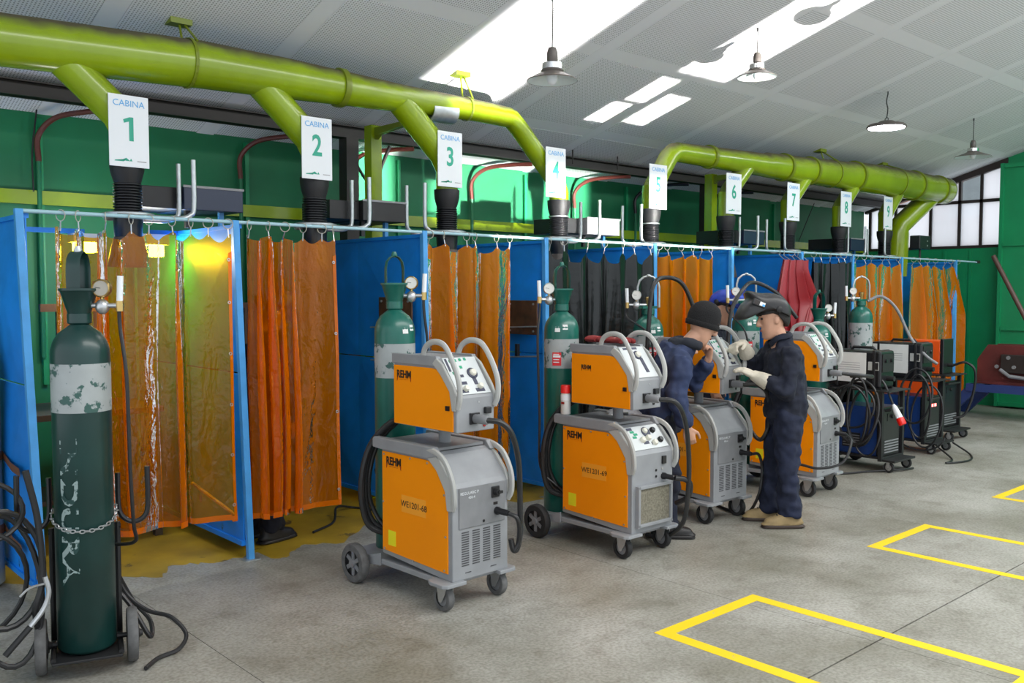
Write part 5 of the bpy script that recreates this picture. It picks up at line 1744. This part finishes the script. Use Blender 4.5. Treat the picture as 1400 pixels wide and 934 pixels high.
G().box(12.8, 13.25, 3.72, 4.93, .462, .5).build('bed_plate', M_REDSTEEL, t, off=fo_)
G().box(12.8, 12.86, 4.1, 4.62, .62, .86).build('bracket', M_DARK, t, off=fo_, bevel=.01)
G().tube([(12.8, 4.62, .66), (12.78, 4.5, .58), (12.8, 4.3, .56)], .025, 8).build('lever', M_GREYD, t, off=fo_)
for (y, z) in ((4.52, .82), (4.45, .7), (4.66, .7), (4.3, .8)):
    G().lathe([(.025, 12.78), (.025, 12.8)], 8, (0, y, z), 'x').build('bolt', M_GREYD, t, off=fo_)
p, q = atx(1358, 350, 13.5), atx(1408, 452, 13.3)
o = (13.34, q.y - .35, .5)
tag(G().tube([p, (13.34, q.y - .35, .5)], .032, 12).build('steel_pole', M_POLE, None, True, off=o), 'brown steel pole leaning across the red steelwork', 'pole')

# ================================================================== PAINTED FLOOR MARKS
def mark(label, x0, x1, y0, y1, w=.075, full=True):
    t = thing('floor_marking', label, 'floor marking', ((x0 + x1) / 2, (y0 + y1) / 2, 0))
    mo = ((x0 + x1) / 2, (y0 + y1) / 2, 0)
    z = .0012
    for (a, b, c, d) in ((x0, x1, y1 - w, y1), (x0, x0 + w, y0, y1 - w), (x1 - w, x1, y0, y1 - w), (x0 + w, x1 - w, y0, y0 + w)):
        G().box(a, b, c, d, 0.0002, z).build('painted_line', M_MARK, t, off=mo)


mark('yellow painted rectangle on the floor in front of machine WE1201-69', 3.50, 4.36, 1.35, 2.83)
mark('yellow painted rectangle on the floor in front of the two workers', 5.75, 6.62, 1.35, 2.87, .07)
mark('yellow painted rectangle on the floor in front of the cart with the red plug', 7.9, 8.8, 1.35, 2.89, .07)

# ================================================================== PEOPLE
def inflate(g, poly, hw, n=12, M=None, p=2.6, c=None):
    """closed rounded solid from a side outline (x, z), half width hw in y"""
    cx = sum(q[0] for q in poly) / len(poly) if c is None else c[0]
    cz = sum(q[1] for q in poly) / len(poly) if c is None else c[1]
    m = len(poly)
    vs = []
    for i in range(n + 1):
        u = -1 + 2 * i / n
        u = math.sin(u * PI / 2) * .995
        s = max(.02, (1 - abs(u) ** p)) ** (1 / p)
        for (x, z) in poly:
            vs.append(Vector((cx + (x - cx) * s, u * hw, cz + (z - cz) * s)))
    if M is not None:
        vs = [M @ v for v in vs]
    fs = [tuple(range(m)), tuple(n * m + k for k in range(m - 1, -1, -1))]
    for i in range(n):
        for k in range(m):
            l = (k + 1) % m
            fs.append((i * m + k, (i + 1) * m + k, (i + 1) * m + l, i * m + l))
    return g.add(vs, fs)


def smooth_poly(poly, n=4):
    P = [Vector((p[0], p[1], 0)) for p in poly]
    out = []
    m = len(P)
    for i in range(m):
        p0, p1, p2, p3 = P[i - 1], P[i], P[(i + 1) % m], P[(i + 2) % m]
        for k in range(n):
            t = k / n
            q = .5 * ((2 * p1) + (p2 - p0) * t + (2 * p0 - 5 * p1 + 4 * p2 - p3) * t * t + (3 * p1 - p0 - 3 * p2 + p3) * t ** 3)
            out.append((q.x, q.y))
    return out


def head_geo(g, M):
    sl = [(-.128, .072, .02, .018), (-.118, .086, .008, .034), (-.10, .094, -.008, .045), (-.075, .095, -.035, .055), (-.05, .094, -.06, .062), (-.02, .092, -.08, .068),
          (.01, .090, -.092, .072), (.035, .086, -.099, .074), (.055, .094, -.102, .0755), (.08, .09, -.101, .075), (.1, .078, -.093, .069), (.118, .052, -.075, .054), (.13, .01, -.035, .025)]
    n = 24
    vs = []
    for z, xf, xb, w in sl:
        cx, hx = (xf + xb) / 2, (xf - xb) / 2
        for k in range(n):
            a = 2 * PI * k / n
            ca, sa = math.cos(a), math.sin(a)
            e = 2 / 2.3
            vs.append(M @ Vector((cx + hx * math.copysign(abs(ca) ** e, ca), w * math.copysign(abs(sa) ** e, sa), z)))
    fs = [tuple(range(n - 1, -1, -1)), tuple((len(sl) - 1) * n + k for k in range(n))]
    for i in range(len(sl) - 1):
        for k in range(n):
            l = (k + 1) % n
            fs.append((i * n + k, i * n + l, (i + 1) * n + l, (i + 1) * n + k))
    g.add(vs, fs)
    # nose, brows, lips, ears
    g.tube([M @ Vector(q) for q in ((.084, 0, .05), (.098, 0, .03), (.112, 0, .004), (.116, 0, -.008), (.10, 0, -.02))], [.008, .009, .012, .014, .010], 10)
    for s in (-1, 1):
        g.ell(M @ Vector((.1, s * .012, -.012)), .011, .009, .008, 8, 6)
        g.ell(M @ Vector((.085, s * .03, .056)), .012, .026, .008, 10, 6)
        g.ell(M @ Vector((-.008, s * .076, .005)), .018, .008, .032, 10, 8)
    g.ell(M @ Vector((.093, 0, -.046)), .009, .024, .006, 10, 6)
    g.ell(M @ Vector((.092, 0, -.058)), .009, .021, .007, 10, 6)
    g.ell(M @ Vector((.082, 0, -.108)), .016, .022, .014, 10, 6)


def hand_geo(g, wrist, d, n_, side, curl=.5, fat=1.0, curls=None):
    """d: finger direction, n_: back of the hand, side=+1 thumb towards d x n_"""
    d = Vector(d).normalized()
    n_ = Vector(n_)
    n_ = (n_ - d * n_.dot(d)).normalized()
    s = d.cross(n_) * side
    w = Vector(wrist)
    kn = w + d * .085
    g.tube([w - d * .02, w + d * .02, w + d * .055, kn + d * .008], [(.018 * fat, .026 * fat), (.019 * fat, .034 * fat), (.018 * fat, .042 * fat), (.013 * fat, .040 * fat)], 14, up=n_)
    for i, (off, L) in enumerate(((.031, .072), (.0105, .082), (-.0105, .076), (-.031, .06))):
        c = curls[i] if curls else curl
        base = kn + s * off * (1.12 if fat > 1.1 else 1.0)
        pts = [base - d * .02, base]
        ang = 0
        p = base
        for k, f in enumerate((.45, .32, .25)):
            ang += c * (1.0 if k == 0 else 1.15)
            q = d * math.cos(ang) - n_ * math.sin(ang)
            p = p + q * L * f
            pts.append(p)
        r_ = .0092 * fat
        g.tube(pts, [r_, r_ * 1.03, r_, r_ * .92, r_ * .7], 9)
    tb = w + d * .025 + s * .03 * fat
    t1 = tb + (d * .6 + s * .62 - n_ * .3).normalized() * .042
    t2 = t1 + (d * .85 + s * .2 - n_ * .45).normalized() * .034
    t3 = t2 + (d * .9 - s * .05 - n_ * .5).normalized() * .026
    g.tube([tb - s * .015 - d * .01, tb, t1, t2, t3], [.013 * fat, .0135 * fat, .0115 * fat, .0105 * fat, .008 * fat], 9)


def remesh(o, vox, sm=4, disp=None):
    md = o.modifiers.new('remesh', 'REMESH')
    md.mode = 'VOXEL'
    md.voxel_size = vox
    md.use_smooth_shade = True
    if sm:
        s = o.modifiers.new('smooth', 'SMOOTH')
        s.iterations = sm
        s.factor = .5
    if disp:
        tx = bpy.data.textures.get('cloth_folds') or bpy.data.textures.new('cloth_folds', 'CLOUDS')
        tx.noise_scale = .085
        tx.noise_depth = 1
        dm = o.modifiers.new('folds', 'DISPLACE')
        dm.texture = tx
        dm.strength = disp
        dm.mid_level = .5
        dm.texture_coords = 'GLOBAL'
    return o


def lerp(a, b, k):
    return Vector(a).lerp(Vector(b), k)


def person(label, loc, rz, J, jacket, trousers, boot, hat, bare=(True, True), group=None):
    t = thing('person', label, 'person', loc, R(rz))
    V3 = Vector
    P, C, N, H = (V3(J[k]) for k in ('pelvis', 'chest', 'neck', 'head'))
    MH = Matrix.Translation(H) @ Matrix.Rotation(R(J.get('turn', 0)), 4, 'Z') @ Matrix.Rotation(R(J['tilt']), 4, 'Y')
    waist = lerp(P, C, .45)
    # body
    g = G()
    g.tube([P - V3((0, 0, .08)), P, waist, C, C + V3((0, 0, .1)), N - V3((0, 0, .03))], [(.09, .14), (.1, .15), (.095, .14), (.095, .14), (.07, .12), (.045, .055)], 18, up=(1, 0, 0))
    g.tube([N - V3((0, 0, .08)), N, H - V3((.02, 0, .05))], [.062, .056, .056], 14)
    head_geo(g, MH)
    for s in ('l', 'r'):
        hp, kn, an = V3(J['hip_' + s]), V3(J['knee_' + s]), V3(J['ankle_' + s])
        g.tube([hp, lerp(hp, kn, .5), kn, lerp(kn, an, .35), an], [.08, .068, .052, .052, .036], 12, up=(1, 0, 0))
        sh, el, wr = V3(J['sh_' + s]), V3(J['el_' + s]), V3(J['wr_' + s])
        g.tube([sh, lerp(sh, el, .5), el, lerp(el, wr, .4), wr], [.038, .038, .034, .034, .026], 12)
        if J.get('hand_' + s):
            d, nn_, cu = J['hand_' + s]
            hand_geo(g, wr, d, nn_, J.get('thumb_' + s, 1), cu)
    remesh(g.build('body', M_SKIN, t, True), .0065, 2)
    for s in (-1, 1):
        G().ell(MH @ V3((.0845, s * .031, .033)), .009, .014, .0075, 10, 8).build('eye', M_EYE, t, True)
        G().tube([MH @ V3(q) for q in ((.098, s * .012, .057), (.098, s * .034, .063), (.086, s * .055, .057))], [.004, .005, .003], 6).build('eyebrow', M_HAIR, t, True)
    G().ell(MH @ V3((.1005, 0, -.0515)), .004, .021, .009, 12, 8).build('lips', M_LIP, t, True)
    # jacket
    g = G()
    hem = V3(J.get('hem', P - V3((0, 0, .06))))
    g.tube([hem, P + V3((0, 0, .02)), waist, lerp(waist, C, .6), C + V3((0, 0, .03)), C + V3((.01, 0, .1)), N - V3((.02, 0, .045)), N - V3((.01, 0, .0))], [(.135, .185), (.14, .19), (.132, .185), (.135, .195), (.13, .2), (.115, .185), (.075, .1), (.066, .072)], 20, up=(1, 0, 0))
    for s in ('l', 'r'):
        sh, el, wr = V3(J['sh_' + s]), V3(J['el_' + s]), V3(J['wr_' + s])
        cuff = lerp(el, wr, J.get('cuff', .92))
        g.tube([lerp(sh, V3((sh.x, 0, sh.z)), .3), sh, lerp(sh, el, .45), el, lerp(el, cuff, .5), cuff], [.07, .078, .07, .064, .06, .055], 14)
        g.ell(el, .066, .066, .066, 12, 8)
    remesh(g.build('jacket', jacket, t, True), .012, 4, .055)
    if J.get('collar') == 'hood':
        g = G()
        g.tube(smooth_path([N + V3((.06, .075, -.03)), N + V3((-.02, .1, .0)), N + V3((-.1, .05, .0)), N + V3((-.115, 0, -.01)), N + V3((-.1, -.05, .0)), N + V3((-.02, -.1, .0)), N + V3((.06, -.075, -.03))], 5), .035, 10)
        g.ell(N + V3((-.1, 0, -.05)), .06, .11, .085, 14, 10)
        remesh(g.build('hood', M_HOOD, t, True), .011, 4, .02)
    else:
        g = G()
        g.tube(smooth_path([N + V3((.075, .02, -.05)), N + V3((.04, .068, .0)), N + V3((-.04, .07, .02)), N + V3((-.075, 0, .03)), N + V3((-.04, -.07, .02)), N + V3((.04, -.068, .0)), N + V3((.075, -.02, -.05))], 5), [(.026, .01)] * 31, 8, up=(0, 0, 1))
        remesh(g.build('collar', jacket, t, True), .008, 2)
    # trousers
    g = G()
    g.tube([hem + V3((0, 0, .12)), P - V3((0, 0, .02)), P - V3((0, 0, .12))], [(.12, .165), (.125, .17), (.115, .16)], 18, up=(1, 0, 0))
    for s in ('l', 'r'):
        hp, kn, an = V3(J['hip_' + s]), V3(J['knee_' + s]), V3(J['ankle_' + s])
        low = an + V3((0, 0, .02))
        g.tube([hp + V3((0, 0, .06)), hp - V3((0, 0, .05)), lerp(hp, kn, .55), kn, lerp(kn, low, .5), low + V3((0, 0, .05)), low, low - V3((0, 0, .03))], [(.1, .09), (.108, .098), (.094, .088), (.08, .078), (.078, .075), (.082, .078), (.086, .08), (.08, .074)], 16, up=(1, 0, 0))
    remesh(g.build('trousers', trousers, t, True), .012, 4, .055)
    # boots
    for s in ('l', 'r'):
        an = V3(J['ankle_' + s])
        toe = R(J.get('toe_' + s, 0))
        MB = Matrix.Translation((an.x, an.y, 0)) @ Matrix.Rotation(toe, 4, 'Z')
        up_ = smooth_poly([(-.075, .022), (-.078, .07), (-.062, .125), (.03, .128), (.06, .105), (.12, .082), (.17, .066), (.19, .04), (.188, .022)], 3)
        bo_ = inflate(G(), up_, .05, 12, MB, 3.0, (.05, .03)).build('boot', boot, t, True, sharp=70)
        so_ = smooth_poly([(-.082, .0), (-.084, .026), (.05, .03), (.192, .028), (.2, .014), (.18, 0)], 2)
        inflate(G(), so_, .054, 8, MB, 4.0).build('sole', M_SOLE if boot is M_BOOT else M_BOOTB, bo_, True, sharp=50)
        for k in range(3):
            x_ = .045 + .024 * k
            z_ = .116 - .0135 * k
            G().tube([MB @ V3((x_, -.03, z_ - .01)), MB @ V3((x_ + .004, 0, z_ + .004)), MB @ V3((x_, .03, z_ - .01))], .0045, 6).build('lace', M_BLACK, bo_)
    # head wear
    if hat == 'beanie':
        cap = G().lathe([(.085, -.045), (.098, -.04), (.104, -.01), (.106, .03), (.1, .07), (.082, .105), (.05, .13), (.02, .14), (0, .141)], 28, caps=False)
        cap.xf(MH @ Matrix.Translation((-.006, 0, .03)) @ Matrix.Rotation(R(-14), 4, 'Y') @ Matrix.Diagonal((1.1, .86, 1, 1)))
        ko = cap.build('knit_cap', M_KNIT, t, True, sharp=180)
        G().lathe([(.1, -.046), (.107, -.042), (.11, -.015), (.105, -.008)], 28, caps=False).xf(MH @ Matrix.Translation((-.006, 0, .03)) @ Matrix.Rotation(R(-14), 4, 'Y') @ Matrix.Diagonal((1.1, .86, 1, 1))).build('cap_cuff', M_KNIT, ko, True, sharp=180)
    if hat in ('helmet', 'blue'):
        hair = smooth_poly([(.098, .06), (.102, .09), (.06, .135), (-.04, .14), (-.11, .09), (-.122, .0), (-.1, -.06), (-.07, -.06), (-.05, .0), (-.01, .03), (.03, .055)], 4)
        inflate(G(), hair, .085, 16, MH, 2.4, (-.01, .06)).build('hair', M_HAIR, t, True, sharp=180)
        hm = M_HELM if hat == 'helmet' else M_HELMB
        sh_ = smooth_poly([(.255, .065), (.25, .10), (.2, .16), (.15, .195), (.145, .245), (.12, .248), (.05, .215), (-.05, .185), (-.115, .12), (-.13, .05), (-.115, .0), (-.06, .055), (.03, .075), (.13, .085), (.2, .06)], 4)
        ho = inflate(G(), sh_, .118, 20, MH, 3.0, (.03, .11)).build('welding_helmet', hm, t, True, sharp=60)
        for s in (-1, 1):
            G().lathe([(.022, 0), (.022, .012), (.016, .016), (0, .016)], 14).xf(MH @ Matrix.Translation((-.03, s * .112, .075)) @ Matrix.Rotation(-s * PI / 2, 4, 'X')).build('pivot_knob', M_BLACK, ho, True)
        Mw = MH @ Matrix.Translation((.10, .112, .155)) @ Matrix.Rotation(R(-36), 4, 'Y') @ Matrix.Rotation(R(12), 4, 'X')
        G().box(-.05, .045, -.006, .01, -.025, .02).xf(Mw).build('lens_frame', M_BLACKG, ho, bevel=.005)
        G().box(.0, .034, .009, .012, -.018, .012).xf(Mw).build('lens', M_EYE, ho)
        G().box(-.045, -.006, .009, .0125, -.016, .012).xf(Mw).build('sticker', M_PAPER, ho)
        G().box(-.045, -.026, .0122, .0135, -.016, .0).xf(Mw).build('sticker_print', M_TXTB, ho)
    for s in ('l', 'r'):
        if J.get('glove_' + s):
            d, nn_, cu = J['glove_' + s]
            wr = V3(J['wr_' + s])
            el = V3(J['el_' + s])
            g = G()
            hand_geo(g, wr, d, nn_, J.get('thumb_' + s, 1), cu, 1.38)
            g.tube([lerp(wr, el, .42), lerp(wr, el, .2), wr, wr + V3(d).normalized() * .02], [.06, .052, .041, .036], 14)
            remesh(g.build('glove', M_GLOVE, t, True), .006, 3)
    return t


std = dict(hip_l=(0, .095, .80), hip_r=(0, -.095, .80))
# worker with the raised helmet
J2 = dict(pelvis=(-.02, 0, .84), chest=(.0, 0, 1.16), neck=(.035, 0, 1.35), head=(.085, 0, 1.475), tilt=14, hem=(-.01, 0, .76),
          hip_l=(-.01, .095, .80), hip_r=(-.01, -.095, .80), knee_l=(.0, .10, .43), knee_r=(.03, -.10, .43), ankle_l=(-.03, .10, .09), ankle_r=(.05, -.10, .09), toe_l=3, toe_r=-6,
          sh_l=(.0, .185, 1.245), sh_r=(.03, -.185, 1.25), el_l=(.05, .235, .99), el_r=(.15, -.24, 1.10), wr_l=(.25, .15, 1.09), wr_r=(.28, -.09, 1.30), cuff=.62,
          glove_l=((.85, -.3, .45), (-.4, .3, .85), .35), glove_r=((.75, .5, -.1), (.1, -.2, 1), .75), thumb_l=1, thumb_r=-1)
person('person in navy work clothes, cream gloves and tan boots with black welding helmet tipped up', (5.86, 3.57, 0), 138, J2, M_NAVY2, M_NAVY, M_BOOT, 'helmet')
# worker in the knit cap, bending over the panel with a hand at the chin
J1 = dict(pelvis=(-.09, 0, .84), chest=(.02, 0, 1.16), neck=(.13, 0, 1.335), head=(.215, 0, 1.45), tilt=30, turn=0, hem=(-.10, 0, .70), collar='hood',
          hip_l=(-.08, .095, .80), hip_r=(-.08, -.095, .80), knee_l=(-.03, .10, .43), knee_r=(-.02, -.10, .43), ankle_l=(-.08, .11, .09), ankle_r=(-.05, -.10, .09), toe_l=10, toe_r=-8,
          sh_l=(.07, .175, 1.235), sh_r=(.03, -.19, 1.225), el_l=(.22, .2, 1.02), el_r=(-.01, -.245, .97), wr_l=(.285, .07, 1.215), wr_r=(.07, -.22, .775),
          hand_l=((-.05, -.3, .95), (.9, .3, .1), .95), hand_r=((.25, .05, -1), (-.2, -1, 0), .55), thumb_l=1, thumb_r=-1)
person('person in a blue hooded work jacket and black knit cap, hand at the chin', (5.04, 3.95, 0), -40, J1, M_JEAN, M_NAVY2, M_BOOTB, 'beanie')
# worker further back with a blue helmet
J3 = dict(pelvis=(0, 0, .86), chest=(.02, 0, 1.18), neck=(.05, 0, 1.38), head=(.10, 0, 1.51), tilt=18, hem=(0, 0, .78),
          hip_l=(0, .095, .82), hip_r=(0, -.095, .82), knee_l=(.02, .1, .44), knee_r=(.02, -.1, .44), ankle_l=(0, .1, .09), ankle_r=(0, -.1, .09),
          sh_l=(.02, .185, 1.27), sh_r=(.02, -.185, 1.27), el_l=(.0, .24, 1.0), el_r=(.0, -.24, 1.0), wr_l=(.12, .2, .82), wr_r=(.12, -.2, .82),
          hand_l=((.3, 0, -1), (-.1, 1, 0), .5), hand_r=((.3, 0, -1), (-.1, -1, 0), .5), thumb_l=-1, thumb_r=1)
person('person in dark clothes with a blue welding helmet, standing behind the two workers', (7.02, 5.04, 0), -75, J3, M_NAVY2, M_NAVY2, M_BOOTB, 'blue')
J4 = dict(J3)
J4.update(tilt=25)
person('person in dark clothes working inside cabin 2, one black boot showing under the curtain', (2.86, 5.70, 0), 12, J4, M_NAVY2, M_NAVY2, M_BOOTB, 'helmet')
